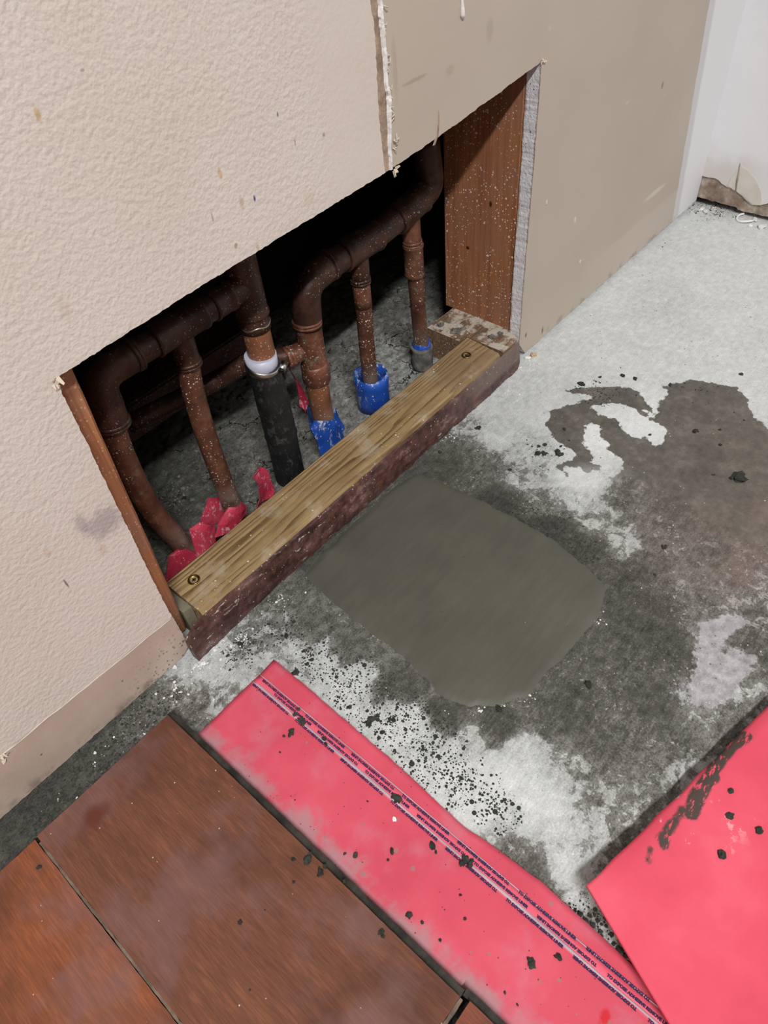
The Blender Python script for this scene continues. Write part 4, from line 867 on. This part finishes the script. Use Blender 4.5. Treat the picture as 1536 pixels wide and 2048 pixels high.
# torn red film
RG = 'torn red plastic film around the pipe feet'
film('red_film', [((0.1227, 0.068, 0.0071), (0.1583, 0.062, 0.0105)), ((0.1329, 0.068, 0.0251), (0.1581, 0.062, 0.0179)), ((0.1372, 0.068, 0.0333), (0.1553, 0.062, 0.0257)), ((0.1461, 0.068, 0.0325), (0.151, 0.062, 0.0335))], 0.0008, M['redp'], 'torn red film wrapped around the foot of the bowed copper branch', 'film', RG, 0.002)
film('red_film', [((0.157, 0.064, 0.0103), (0.1799, 0.064, 0.0144)), ((0.1594, 0.064, 0.0326), (0.1838, 0.064, 0.026)), ((0.1611, 0.064, 0.0478), (0.1842, 0.064, 0.0271)), ((0.1728, 0.064, 0.0466), (0.1838, 0.064, 0.0329))], 0.0008, M['redp'], 'wide red film piece lying between the two left branches', 'film', RG, 0.003)
film('red_film', [((0.185, 0.092, 0.0083), (0.2088, 0.092, -0.0032)), ((0.1865, 0.092, 0.0176), (0.2163, 0.092, 0.0044)), ((0.1956, 0.092, 0.0266), (0.2189, 0.092, 0.0162)), ((0.2013, 0.092, 0.0344), (0.2125, 0.092, 0.0267))], 0.0008, M['redp'], 'upright pale red film piece behind the straight left branch', 'film', RG, 0.002)
film('red_film', [((0.1794, 0.06, 0.0228), (0.2157, 0.064, 0.017)), ((0.1855, 0.06, 0.0341), (0.2184, 0.064, 0.018)), ((0.1942, 0.06, 0.0395), (0.2196, 0.064, 0.0259)), ((0.2012, 0.06, 0.0431), (0.2163, 0.064, 0.0349))], 0.0008, M['redp'], 'red film curled in front of the straight left branch', 'film', RG, 0.005)
film('red_film', [((0.2292, 0.066, 0.0103), (0.2526, 0.07, 0.0045)), ((0.2365, 0.066, 0.0178), (0.2576, 0.07, 0.0107)), ((0.2401, 0.066, 0.0349), (0.2567, 0.07, 0.0218)), ((0.2365, 0.066, 0.0478), (0.2565, 0.07, 0.0353)), ((0.2457, 0.066, 0.0499), (0.2538, 0.07, 0.0435))], 0.0008, M['redp'], 'narrow red film strip standing beside the black hose', 'film', RG, -0.003)
film('red_film', [((0.3392, 0.112, 0.0376), (0.342, 0.108, 0.0298)), ((0.3408, 0.112, 0.0443), (0.3482, 0.108, 0.0379)), ((0.3411, 0.112, 0.063), (0.3458, 0.108, 0.0524)), ((0.3394, 0.112, 0.0732), (0.3405, 0.108, 0.0683)), ((0.3362, 0.112, 0.0872), (0.3346, 0.108, 0.0858))], 0.0008, M['redp'], 'thin ragged red film sliver behind the worn copper branch', 'film', RG, 0.001)

# ------------------------------------------------------------------ fresh concrete patch
def build_patch():
    P = np.array(PATCH); x0, y0 = P.min(0) - 0.010; x1, y1 = P.max(0) + 0.010
    xs = np.arange(x0, x1, 0.0024); ys = np.arange(y0, y1, 0.0024); gx, gy = np.meshgrid(xs, ys); px, py = gx.ravel(), gy.ravel()
    d = seg_dist(px, py, PATCH)
    d = d + np.array([0.0026 * nz(a, b, 0, 70, 3) + 0.0013 * nz(a, b, 0, 240, 5) for a, b in zip(px, py)])
    z = np.clip((d + 0.005) / 0.011, 0, 1); z = 0.0030 * z * z * (3 - 2 * z) - 0.0013
    z += np.array([0.00022 * nz(a * 0.35, b, 0, 60, 7) for a, b in zip(px, py)]) * (d > 0.002)
    ok = d > -0.0065; nx = len(xs); idm = -np.ones(len(px), int); keep = np.where(ok)[0]; idm[keep] = np.arange(len(keep))
    faces = []
    for r in range(len(ys) - 1):
        for c in range(nx - 1):
            q = (r * nx + c, r * nx + c + 1, (r + 1) * nx + c + 1, (r + 1) * nx + c)
            if all(ok[i] for i in q): faces.append([int(idm[i]) for i in q])
    cx_, cy_ = float(px[keep].mean()), float(py[keep].mean())
    me = bpy.data.meshes.new('concrete_patch'); me.from_pydata([(px[i] - cx_, py[i] - cy_, z[i]) for i in keep], [], faces)
    me.polygons.foreach_set('use_smooth', [True] * len(me.polygons)); me.materials.append(M['patch'])
    o = bpy.data.objects.new('concrete_patch', me); C.objects.link(o); o.location = (cx_, cy_, 0)
    return tag(o, 'smooth olive grey patch of fresh trowelled concrete in front of the plate', 'concrete')
build_patch()

# ------------------------------------------------------------------ red underlayment
strip = thing('underlayment_strip', (0.093, -0.25, 0.0), 'narrow red underlayment strip with printed liner lying beside the wood flooring', 'underlayment')
SR = [(0.1328, -0.0601), (0.1328, -0.0728), (0.133, -0.0884), (0.1315, -0.1377), (0.1304, -0.1826), (0.1282, -0.2204), (0.1262, -0.2515), (0.1288, -0.2775), (0.1301, -0.3067), (0.1288, -0.3253), (0.1281, -0.3429), (0.1265, -0.3635), (0.1254, -0.3828), (0.1243, -0.3954), (0.127, -0.6)]      # right-hand edge, far to near
def sheet_mesh(rows, th):
    bm = bmesh.new(); A = [[bm.verts.new(p) for p in r] for r in rows]; B = [[bm.verts.new((p[0], p[1], p[2] - th)) for p in r] for r in rows]
    n, k = len(A), len(A[0])
    for i in range(n - 1):
        for j in range(k - 1):
            bm.faces.new((A[i][j], A[i][j + 1], A[i + 1][j + 1], A[i + 1][j])).smooth = True
            bm.faces.new((B[i][j], B[i + 1][j], B[i + 1][j + 1], B[i][j + 1]))
        for j in (0, k - 1): bm.faces.new((A[i][j], A[i + 1][j], B[i + 1][j], B[i][j]))
    for j in range(k - 1):
        for i in (0, n - 1): bm.faces.new((A[i][j], A[i][j + 1], B[i][j + 1], B[i][j]))
    return bm
rows = []
for i in range(110):
    y = -0.0590 - i * 0.0042
    xr = np.interp(-y, [-p[1] for p in SR], [p[0] for p in SR]); xl = 0.0535 + 0.0005 * nz(0, y, 0, 60, 2); row = []
    for j in range(22):
        u = j / 21; x = xl + (xr - xl) * u + (0.0006 * nz(0, y, 0, 120, 4) if j == 21 else 0)
        z = 0.0020 + (0.0004 * nz(x, y, 0, 40, 1) if x < 0.100 else 0.0) + (0.0006 * max(0, (x - 0.121) / 0.01) * (1 + nz(x, y, 0, 30, 3)))
        row.append((x, y + 0.0006 * nz(x, 0, 0, 90, 6) * (i == 0), z))
    rows.append(row)
obj_from('foam_sheet', sheet_mesh(rows, 0.0016), M['strip'], strip)
bm = bmesh.new(); P = [(0.1173 + 0.0012 * nz(0, y, 0, 9, 2) - 0.0 * y, y) for y in np.linspace(-0.060, -0.51, 120)]
Lr = [[(0.1078, y, 0.00245), (0.1128, y, 0.00245), (x, y, 0.00245)] for x, y in P]
obj_from('liner_tape', sheet_mesh(Lr, 0.0003), M['tape'], strip)
gl = [[(0.1088 + 0.0006 * nz(0, y, 0, 20, 5), y, 0.00258), (0.1106 + 0.0010 * nz(0, y, 0, 14, 9) - (0.0012 if y > -0.066 else 0), y, 0.00258)] for y in np.linspace(-0.060, -0.51, 150)]
obj_from('grey_liner_edge', sheet_mesh(gl, 0.0003), M['tape_grey'], strip)
pl = [[(x - 0.0004, y, 0.00262), (x + 0.0003, y, 0.00262)] for x, y in P]
obj_from('fold_highlight_line', sheet_mesh(pl, 0.0003), M['tape_grey'], strip)  # pale line painted in as the highlight along the fold
fc = bpy.data.curves.new('printed_text', 'FONT'); fc.body = 'TO EXPOSE ADHESIVE REMOVE LINER'; fc.size = 0.0030; fc.align_x = 'CENTER'; fc.align_y = 'CENTER'; fc.offset = 0.00018; fc.resolution_u = 2
tmp = bpy.data.objects.new('tmp_text', fc); C.objects.link(tmp); bpy.context.view_layer.update()
tmesh = bpy.data.meshes.new_from_object(tmp.evaluated_get(bpy.context.evaluated_depsgraph_get())); tmesh.name = 'printed_text'
bpy.data.objects.remove(tmp, do_unlink=True); tmesh.materials.clear(); tmesh.materials.append(M['print'])
tw = max(v.co.x for v in tmesh.vertices) - min(v.co.x for v in tmesh.vertices); tk = 0.0405 / tw
k = 0
for rx, y0 in ((0.1151, -0.0850), (0.1124, -0.1010), (0.1080, -0.0815)):
    for i in range(9):
        y = y0 - i * 0.0470
        if y < -0.43: break
        o = bpy.data.objects.new('printed_text', tmesh); C.objects.link(o); o.parent = strip
        up = (i + (rx < 0.114 and rx > 0.11)) % 2 == 1
        o.location = (rx + 0.0006 * (y + 0.06) / -0.35 * 3 * (rx > 0.114) - 0.093, y + 0.25, 0.00278)
        o.scale = (tk, tk, 1); o.rotation_euler = (0, 0, -math.pi / 2 + (0 if up else math.pi)); k += 1

e0 = (0.1407, -0.3302, 0.015); e1 = (0.3218, -0.3673, 0.015); e2 = (0.1111, -0.3989, 0.015)
ua = (Vector(e1) - Vector(e0)); ua.z = 0; ua.normalize(); ub = Vector((ua.y, -ua.x, 0))
if ub.dot(Vector(e2) - Vector(e0)) < 0: ub = -ub
vb = (Vector(e2) - Vector(e0)); vb.z = 0; vb.normalize()
rows = []
for i in range(150):
    row = []
    for j in range(110):
        a = 0.34 * i / 149; b = 0.24 * j / 109
        p = Vector(e0) + ua * a + vb * b
        lift = 0.0115 * math.exp(-(b / 0.09)) * (1 - 0.35 * min(1, a / 0.34)) + 0.0045 * math.exp(-(a / 0.05)) + 0.0048
        roll = -0.0030 * max(0.0, 1 - b / 0.010) ** 2 * min(1, a / 0.05)
        row.append((p.x + 0.0006 * nz(0, a, 0, 40, 2) * (j == 0), p.y + 0.0008 * nz(a, 0, 0, 50, 3) * (j == 0), lift + roll + 0.0007 * nz(p.x, p.y, 0, 25, 6)))
    rows.append(row)
so = obj_from('underlayment_sheet', sheet_mesh(rows, 0.0022), M['sheet'], loc=(e0[0] + 0.1, e0[1] - 0.12, 0.0))
sco = np.array([(v.co.x + e0[0] + 0.1, v.co.y + e0[1] - 0.12) for v in so.data.vertices]); sval = np.zeros(len(sco))
for pts, w, k in [([(0.2916, -0.3645), (0.2781, -0.36), (0.2645, -0.3585), (0.2536, -0.3583)], 0.0045, 0.95), ([(0.252, -0.359), (0.2424, -0.3576), (0.2303, -0.3579), (0.221, -0.3589)], 0.0052, 1.0), ([(0.2191, -0.3542), (0.2067, -0.3535), (0.194, -0.3522)], 0.005, 0.62), ([(0.1969, -0.3534), (0.1925, -0.3549)], 0.004, 0.8), ([(0.1839, -0.35), (0.1779, -0.3518)], 0.004, 0.55)]:
    for (ax, ay), (bx, by) in zip(pts, pts[1:]):
        ex, ey = bx - ax, by - ay; tt = np.clip(((sco[:, 0] - ax) * ex + (sco[:, 1] - ay) * ey) / (ex * ex + ey * ey), 0, 1)
        sval = np.maximum(sval, k * np.exp(-(np.hypot(sco[:, 0] - ax - tt * ex, sco[:, 1] - ay - tt * ey) / w) ** 2))
so.data.attributes.new('smear', 'FLOAT', 'POINT').data.foreach_set('value', sval.astype(np.float32))
tag(so, 'large red underlayment sheet with a lifted edge smeared with mortar at lower right', 'underlayment')

# ------------------------------------------------------------------ laminate flooring
lamf = thing('laminate_flooring', (-0.01, -0.17, 0.0), 'reddish brown wood laminate planks laid beside the red strip', 'flooring')
def plank(x0, x1, y0, y1, m, seed, chips=()):
    poly = jag([(x0, y0), (x1, y0), (x1, y1), (x0, y1)], 0.004, 0.00025, seed)
    bm = prism(poly, 0.0120, 0.0040, 'z', 0, 1)
    es = [e for e in bm.edges if e.is_boundary]
    return obj_from('plank', bm, [M[m], M['lam_edge']], lamf)
def lip(par, x0, x1, y0, y1, z1=0.0085, m='lam_edge', nm='tongue_edge'):
    return obj_from(nm, prism(jag([(x0, y0), (x1, y0), (x1, y1), (x0, y1)], 0.003, 0.0004, x0 * 30), z1, 0.0025, 'z', 0, 0), M[m], par)
p1 = plank(-0.0628, 0.0485, -0.3055, -0.0352, 'lam1', 1.0)
lip(p1, 0.0486, 0.0532, -0.3055, -0.0330); lip(p1, -0.0628, 0.0485, -0.0350, -0.0322, 0.0075)
lip(p1, -0.0645, -0.0629, -0.3055, -0.040, 0.0112, 'dust', 'dust_joint')
lip(p1, -0.0628, 0.0485, -0.3075, -0.3056, 0.0095, 'dust', 'worn_edge')
p2 = plank(-0.1740, -0.0648, -0.4500, -0.0362, 'lam2', 2.0); lip(p2, -0.1740, -0.0660, -0.0360, -0.0335, 0.0075)
p3 = plank(-0.0628, 0.0505, -0.56, -0.3110, 'lam3', 3.0); lip(p3, 0.0506, 0.0552, -0.56, -0.3060)
p4 = plank(-0.2860, -0.1755, -0.40, -0.0360, 'lam1', 4.0); p5 = plank(-0.1740, -0.0648, -0.70, -0.4520, 'lam3', 5.0)

# ------------------------------------------------------------------ crumbs, chips and grit
def crumbs(lst, z, name, m, label, cat, group, squash=0.6):
    for i, (x, y, r) in enumerate(lst):
        bm = bmesh.new(); s = rnd.uniform(0, 50)
        lump(bm, (x, y, z), r, squash, s, 2, 0.75, (rnd.uniform(0.85, 1.35), rnd.uniform(0.7, 1.0)), rnd.uniform(0, 3.1))
        if r > 0.0022:
            for q in range(2):
                a = rnd.uniform(0, 6.28); lump(bm, (x + math.cos(a) * r * 1.05, y + math.sin(a) * r * 1.05, z), r * rnd.uniform(0.35, 0.55), squash, s + q + 1, 1, 0.6)
        tag(obj_from(name, bm, M[m], loc=(x, y, z)), label(x, y, r) if callable(label) else label, cat, group)
crumbs([(0.0992, -0.1136, 0.00258), (0.0671, -0.207, 0.00196), (0.0841, -0.2238, 0.00163), (0.1036, -0.2421, 0.00196), (0.0627, -0.2559, 0.00216), (0.0648, -0.2645, 0.00122), (0.0894, -0.3269, 0.00234), (0.1021, -0.3372, 0.00205), (0.0938, -0.1112, 0.0011), (0.0636, -0.2009, 0.00098), (0.0786, -0.2252, 0.00081), (0.0979, -0.1901, 0.00068), (0.0836, -0.1177, 0.00072), (0.0832, -0.2834, 0.00092), (0.0645, -0.2786, 0.0009), (0.092, -0.2734, 0.00094), (0.0677, -0.3232, 0.00072), (0.0674, -0.332, 0.00071)], 0.0021, 'mortar_crumb', 'mortar', lambda x, y, r: ('dark mortar crumb' if r > 0.0018 else 'tiny dark mortar speck') + (' on the far half of the red strip' if y > -0.2 else ' on the middle of the red strip' if y > -0.3 else ' on the near end of the red strip'), 'mortar', 'mortar crumbs on the red strip')
crumbs([(0.1154, -0.1047, 0.00169), (0.1107, -0.1058, 0.00187), (0.1107, -0.1121, 0.00223), (0.1099, -0.1156, 0.00185), (0.1109, -0.1359, 0.00182), (0.1091, -0.1397, 0.00145), (0.112, -0.2051, 0.00239), (0.1115, -0.2024, 0.00171), (0.1102, -0.2646, 0.00256), (0.1097, -0.2677, 0.00255), (0.1069, -0.2634, 0.00192), (0.1106, -0.2623, 0.00161), (0.1018, -0.2464, 0.00097)], 0.0026, 'mortar_crumb', 'mortar', lambda x, y, r: 'dark mortar crumb in the cluster on the tape near its far end' if y > -0.13 else 'dark mortar crumb on the tape above the wide grey liner stretch' if y > -0.16 else 'dark mortar crumb halfway along the printed tape' if y > -0.24 else 'dark mortar crumb in the large cluster on the near half of the tape', 'mortar', 'mortar crumbs on the printed tape')
crumbs([(0.0441, -0.1878, 0.00256), (0.0479, -0.1863, 0.00129), (0.0443, -0.1992, 0.00221), (0.0485, -0.1992, 0.00143), (0.0387, -0.1804, 0.00112), (0.0441, -0.2506, 0.00179), (0.0429, -0.2529, 0.00119), (-0.0074, -0.1809, 0.00137), (0.0499, -0.2145, 0.00109), (0.0292, -0.1901, 0.00094), (0.0068, -0.1877, 0.00046), (-0.0723, -0.0542, 0.00131), (0.0654, -0.1544, 0.00051), (-0.027, -0.2115, 0.00058)], 0.0120, 'mortar_crumb', 'mortar', lambda x, y, r: 'dark mortar crumb on the orange plank at lower left' if x < -0.064 else 'dark mortar crumb on the flooring close to its black edge' if x > 0.02 else 'lone dark mortar crumb on the middle of the big plank', 'mortar', 'mortar crumbs on the wood flooring')
crumbs([(0.2354, -0.3784, 0.00254), (0.2388, -0.3959, 0.0025), (0.2103, -0.3843, 0.00276), (0.2503, -0.3723, 0.00194)], 0.0, 'mortar_crumb', 'mortar', 'round dark mortar drop on the large red sheet', 'mortar', 'mortar drops on the red sheet', 0.5) if False else None
for (x, y, r) in [(0.2354, -0.3784, 0.00254), (0.2388, -0.3959, 0.0025), (0.2103, -0.3843, 0.00276), (0.2503, -0.3723, 0.00194)]:
    # rest each drop on the sheet's own surface
    best = min((v for row in rows for v in row), key=lambda v: (v[0] - x) ** 2 + (v[1] - y) ** 2)
    bm = bmesh.new(); lump(bm, (x, y, best[2] - 0.0002), r, 0.5, rnd.uniform(0, 50), 2, 0.6, (1.1, 0.9), rnd.uniform(0, 3))
    tag(obj_from('mortar_crumb', bm, M['mortar'], loc=(x, y, best[2])), 'round dark mortar drop on the large red sheet', 'mortar', 'mortar drops on the red sheet')
for lst, lab in (([(0.5333, -0.2608, 0.00553)], 'largest dark mortar lump on the wet brown stain at right'), ([(0.5704, -0.2029, 0.00246), (0.5859, -0.2206, 0.00147), (0.5406, -0.1702, 0.00148), (0.5659, -0.2295, 0.00169), (0.5247, -0.2415, 0.00116), (0.4191, -0.2454, 0.00257), (0.3886, -0.2526, 0.00125)], 'small dark mortar crumb on the wet brown stain'), ([(0.5705, -0.0758, 0.00321), (0.6079, -0.104, 0.00215), (0.6794, -0.2019, 0.00211), (0.5922, -0.086, 0.00162), (0.6108, -0.117, 0.00214), (0.6222, -0.1509, 0.00184)], 'dark mortar crumb on pale concrete along the top rim of the wet stain'),
                 ([(0.4659, -0.1122, 0.00391), (0.4574, -0.1017, 0.00245), (0.4546, -0.0967, 0.00245), (0.4688, -0.0956, 0.00198), (0.4993, -0.099, 0.00202), (0.476, -0.1093, 0.00148)], 'dark mortar crumb in the small cluster left of the white streaks'), ([(0.2669, -0.2609, 0.00262), (0.2098, -0.2202, 0.00221), (0.3512, -0.155, 0.00175)], 'rough dark mortar lump beside the fresh concrete patch'), ([(0.1365, -0.0793, 0.00236), (0.1449, -0.1529, 0.00296), (0.1405, -0.1518, 0.00222), (0.1496, -0.1537, 0.00186), (0.1417, -0.133, 0.00188), (0.1422, -0.1651, 0.00146)], 'dark mortar blob on pale concrete beside the red strip edge'), ([(0.4506, -0.0275, 0.00256), (0.1265, -0.0249, 0.00204), (0.1129, -0.0249, 0.00161), (0.1552, -0.0495, 0.00204), (0.4197, -0.0876, 0.00145), (0.3992, -0.0183, 0.00199), (0.1053, -0.0363, 0.00119)], 'dark mortar crumb on the floor in front of the plate')):
    crumbs(lst, 0.0, 'mortar_crumb', 'mortar', lab, 'mortar', 'mortar crumbs on the concrete')
crumbs([(0.1299, -0.3353, 0.00183), (0.1294, -0.3397, 0.00212), (0.1333, -0.3402, 0.00152), (0.1302, -0.344, 0.00181), (0.1338, -0.345, 0.00151), (0.1263, -0.3402, 0.00151), (0.1271, -0.3444, 0.0015), (0.1303, -0.3316, 0.00122), (0.1288, -0.3626, 0.00177), (0.1283, -0.3667, 0.00147), (0.1293, -0.3584, 0.00118), (0.13, -0.3488, 0.0012)], 0.0, 'mortar_crumb', 'mortar', 'black mortar lump in the heap between the strip and the lifted sheet', 'mortar', 'mortar lumps between the red sheets')
crumbs([(0.4777, 0.185, 0.00296), (0.4879, 0.1701, 0.00236), (0.546, 0.157, 0.00303), (0.5898, 0.1693, 0.00374), (0.353, 0.0514, 0.00304), (0.3153, 0.0969, 0.00357), (0.3293, 0.1223, 0.00419), (0.3071, 0.1144, 0.00308), (0.5375, 0.1697, 0.00182), (0.5863, 0.1949, 0.00379), (0.4125, 0.163, 0.00226), (0.3882, 0.0943, 0.00267), (0.2467, 0.0685, 0.00191), (0.2627, 0.1381, 0.00203), (0.205, 0.1353, 0.00195), (0.2348, 0.1522, 0.00251), (0.4492, 0.1584, 0.0023), (0.4662, 0.1504, 0.00289), (0.4447, 0.072, 0.00272), (0.4752, 0.1049, 0.00226)], 0.0, 'concrete_chip', 'mortar_dry', 'grey concrete chip on the cavity floor behind the plate', 'rubble', 'concrete chips inside the wall')
crumbs([(0.5299, 0.0809, 0.00389), (0.5301, 0.0603, 0.00439), (0.5389, 0.0573, 0.00275), (0.5399, 0.0781, 0.00223), (0.544, 0.0217, 0.00324), (0.5417, 0.0365, 0.00218), (0.5538, 0.0187, 0.00271)], 0.0365, 'mortar_blob', 'mortar_dry', 'grey mortar blob on top of the right plate block', 'mortar', 'mortar blobs on the plate block')
crumbs([(0.5766, -0.0044, 0.00337), (0.0957, -0.0147, 0.00201), (0.0788, 0.0009, 0.002), (0.0546, -0.0059, 0.00117), (-0.0039, -0.0087, 0.00111), (0.0803, -0.0462, 0.00096), (0.9973, -0.0133, 0.00347), (0.9933, -0.0208, 0.00276), (1.0023, -0.0846, 0.00404), (0.9892, -0.0999, 0.0053), (0.9848, -0.0851, 0.00267), (0.1096, -0.0125, 0.00163), (0.1203, -0.0201, 0.00122), (0.5576, -0.0072, 0.00166), (0.9377, -0.017, 0.00202)], 0.0, 'plaster_chip', 'plaster', lambda x, y, r: 'white plaster chip in the dirty corner under the white wall' if x > 0.8 else 'white plaster chip on the concrete near the right stud' if x > 0.4 else 'white plaster chip on the concrete at the foot of the beige wall', 'plaster', 'white plaster chips on the floor', 0.5)
crumbs([(0.584, -0.0069, 0.00394)], 0.0, 'plaster_chip', 'beige_chip', 'beige plaster chip on the concrete beside the right stud', 'plaster', None, 0.6)
crumbs([(0.1008, -0.2119, 0.00151)], 0.0021, 'plaster_chip', 'plaster', 'thin white plaster sliver on the red strip', 'plaster', None, 0.4)
# curl of white plastic under the right wall
cx0, cy0 = (0.997, -0.0733); bm = bmesh.new()
tube(bm, [(cx0 + 0.0105 * math.cos(a), cy0 + 0.0105 * math.sin(a), 0.0022 + 0.0012 * math.sin(a * 2)) for a in np.linspace(0.6, 5.3, 26)], [0.0014] * 25 + [0.0008], 8)
tag(obj_from('plastic_ring', bm, M['ring'], loc=(cx0, cy0, 0)), 'open white plastic ring on the floor under the white wall', 'ring')

def scatter(name, spots, n, m, rmin, rmax, label, z=0.0, seed=1, cat='grit', big=0.08):
    """loose grit too fine to count: one mesh of tiny lumps"""
    rr = random.Random(seed); bm = bmesh.new(); tot = sum(s[3] for s in spots)
    for x, y, rad, wgt in spots:
        for i in range(int(n * wgt / tot)):
            a = rr.uniform(0, 6.283); d = rad * abs(rr.gauss(0, 0.55)); r = rmin + (rmax - rmin) * rr.random() ** 3
            px, py = x + d * math.cos(a), y + d * math.sin(a)
            if not OK(px, py): continue
            g = bmesh.ops.create_icosphere(bm, subdivisions=1, radius=1.0)
            s = rr.uniform(0, 60); ax_, ay_ = rr.uniform(0.7, 1.3), rr.uniform(0.7, 1.3)
            for v in g['verts']:
                k = r * (1 + 0.6 * mnoise.noise(v.co * 1.7 + Vector((s, s, -s))))
                v.co = Vector((px + v.co.x * k * ax_, py + v.co.y * k * ay_, z + (v.co.z * 0.6 + 0.35) * k))
    return tag(obj_from(name, bm, M[m], loc=(spots[0][0], spots[0][1], z)), label, cat, None, 'stuff')
pbx = [p[0] for p in PATCH]; 
def OK(x, y):
    if y > -0.009 and y < 0.048 and x > -0.2: return False
    if x < 0.0535 and y < -0.033: return False
    if 0.0535 <= x < 0.1345 and y < -0.058: return False
    if y > -0.001 and x < 0.09: return False
    return True
scatter('mortar_grit', [(0.1554, -0.1204, 0.0231, 0.8), (0.153, -0.1631, 0.0222, 1), (0.1514, -0.1975, 0.0215, 1), (0.1499, -0.2297, 0.0208, 0.9), (0.1512, -0.258, 0.0169, 0.7), (0.1547, -0.0773, 0.02, 0.6), (0.1314, -0.3413, 0.0121, 0.6), (0.1307, -0.0319, 0.0244, 0.4), (0.0483, -0.0259, 0.0267, 0.5), (-0.009, -0.0227, 0.0292, 0.6), (-0.057, -0.0195, 0.028, 0.6), (0.5811, -0.0923, 0.048, 0.3), (0.4684, -0.1072, 0.0295, 0.3), (0.6319, -0.179, 0.0468, 0.3), (0.3834, -0.1549, 0.0313, 0.4), (0.9935, -0.0405, 0.0411, 0.5), (0.887, 0.0005, 0.0398, 0.3)], 1500, 'mortar', 0.00025, 0.0010, 'fine dark mortar grit strewn over the pale concrete between patch and red strip', 0.0, 5)
scatter('plaster_grit_and_glints', [(0.1127, -0.0089, 0.0163, 1), (0.093, -0.0135, 0.016, 1), (0.1287, -0.0217, 0.0164, 0.6), (0.0663, -0.0151, 0.0196, 0.5), (1.0034, -0.029, 0.0277, 0.8), (0.9874, -0.084, 0.0267, 1), (0.9697, -0.0017, 0.0276, 0.6), (0.5683, -0.0131, 0.0222, 0.5), (0.5136, -0.011, 0.0269, 0.4), (0.4255, -0.0108, 0.0255, 0.4), (-0.0046, -0.0162, 0.0442, 0.15), (0.1766, -0.0193, 0.0213, 0.4), (0.2, -0.2105, 0.0052, 0.15), (0.2147, -0.2225, 0.0059, 0.15), (0.2328, -0.2324, 0.006, 0.15), (0.3225, -0.2393, 0.012, 0.1), (0.0189, -0.0148, 0.0451, 0.15), (-0.0382, -0.0153, 0.0429, 0.12)], 800, 'plaster', 0.00025, 0.0011, 'fine white plaster grit along the walls, with specks as water glints by the patch', 0.0, 9)  # the small spots at the patch rim paint in water glints
scatter('cavity_rubble', [(0.2471, 0.1355, 0.0451, 1), (0.3451, 0.1271, 0.0477, 1), (0.4457, 0.1473, 0.0513, 1), (0.5302, 0.1437, 0.0477, 1), (0.1944, 0.1495, 0.0342, 0.8), (0.4131, 0.0734, 0.032, 0.7)], 700, 'mortar_dry', 0.0005, 0.0026, 'grey concrete crumbs scattered inside the wall cavity', 0.0, 13)
# lamp fixture above, out of frame
lf = thing('ceiling_lamp', LAMP_POS, 'long white fluorescent batten under the ceiling', 'lamp')
bm = bmesh.new(); box(bm, LAMP_POS[0] - 0.63, LAMP_POS[0] + 0.63, LAMP_POS[1] - 0.06, LAMP_POS[1] + 0.06, 2.345, 2.3995, 0.004); obj_from('housing', bm, M['ring'], lf)
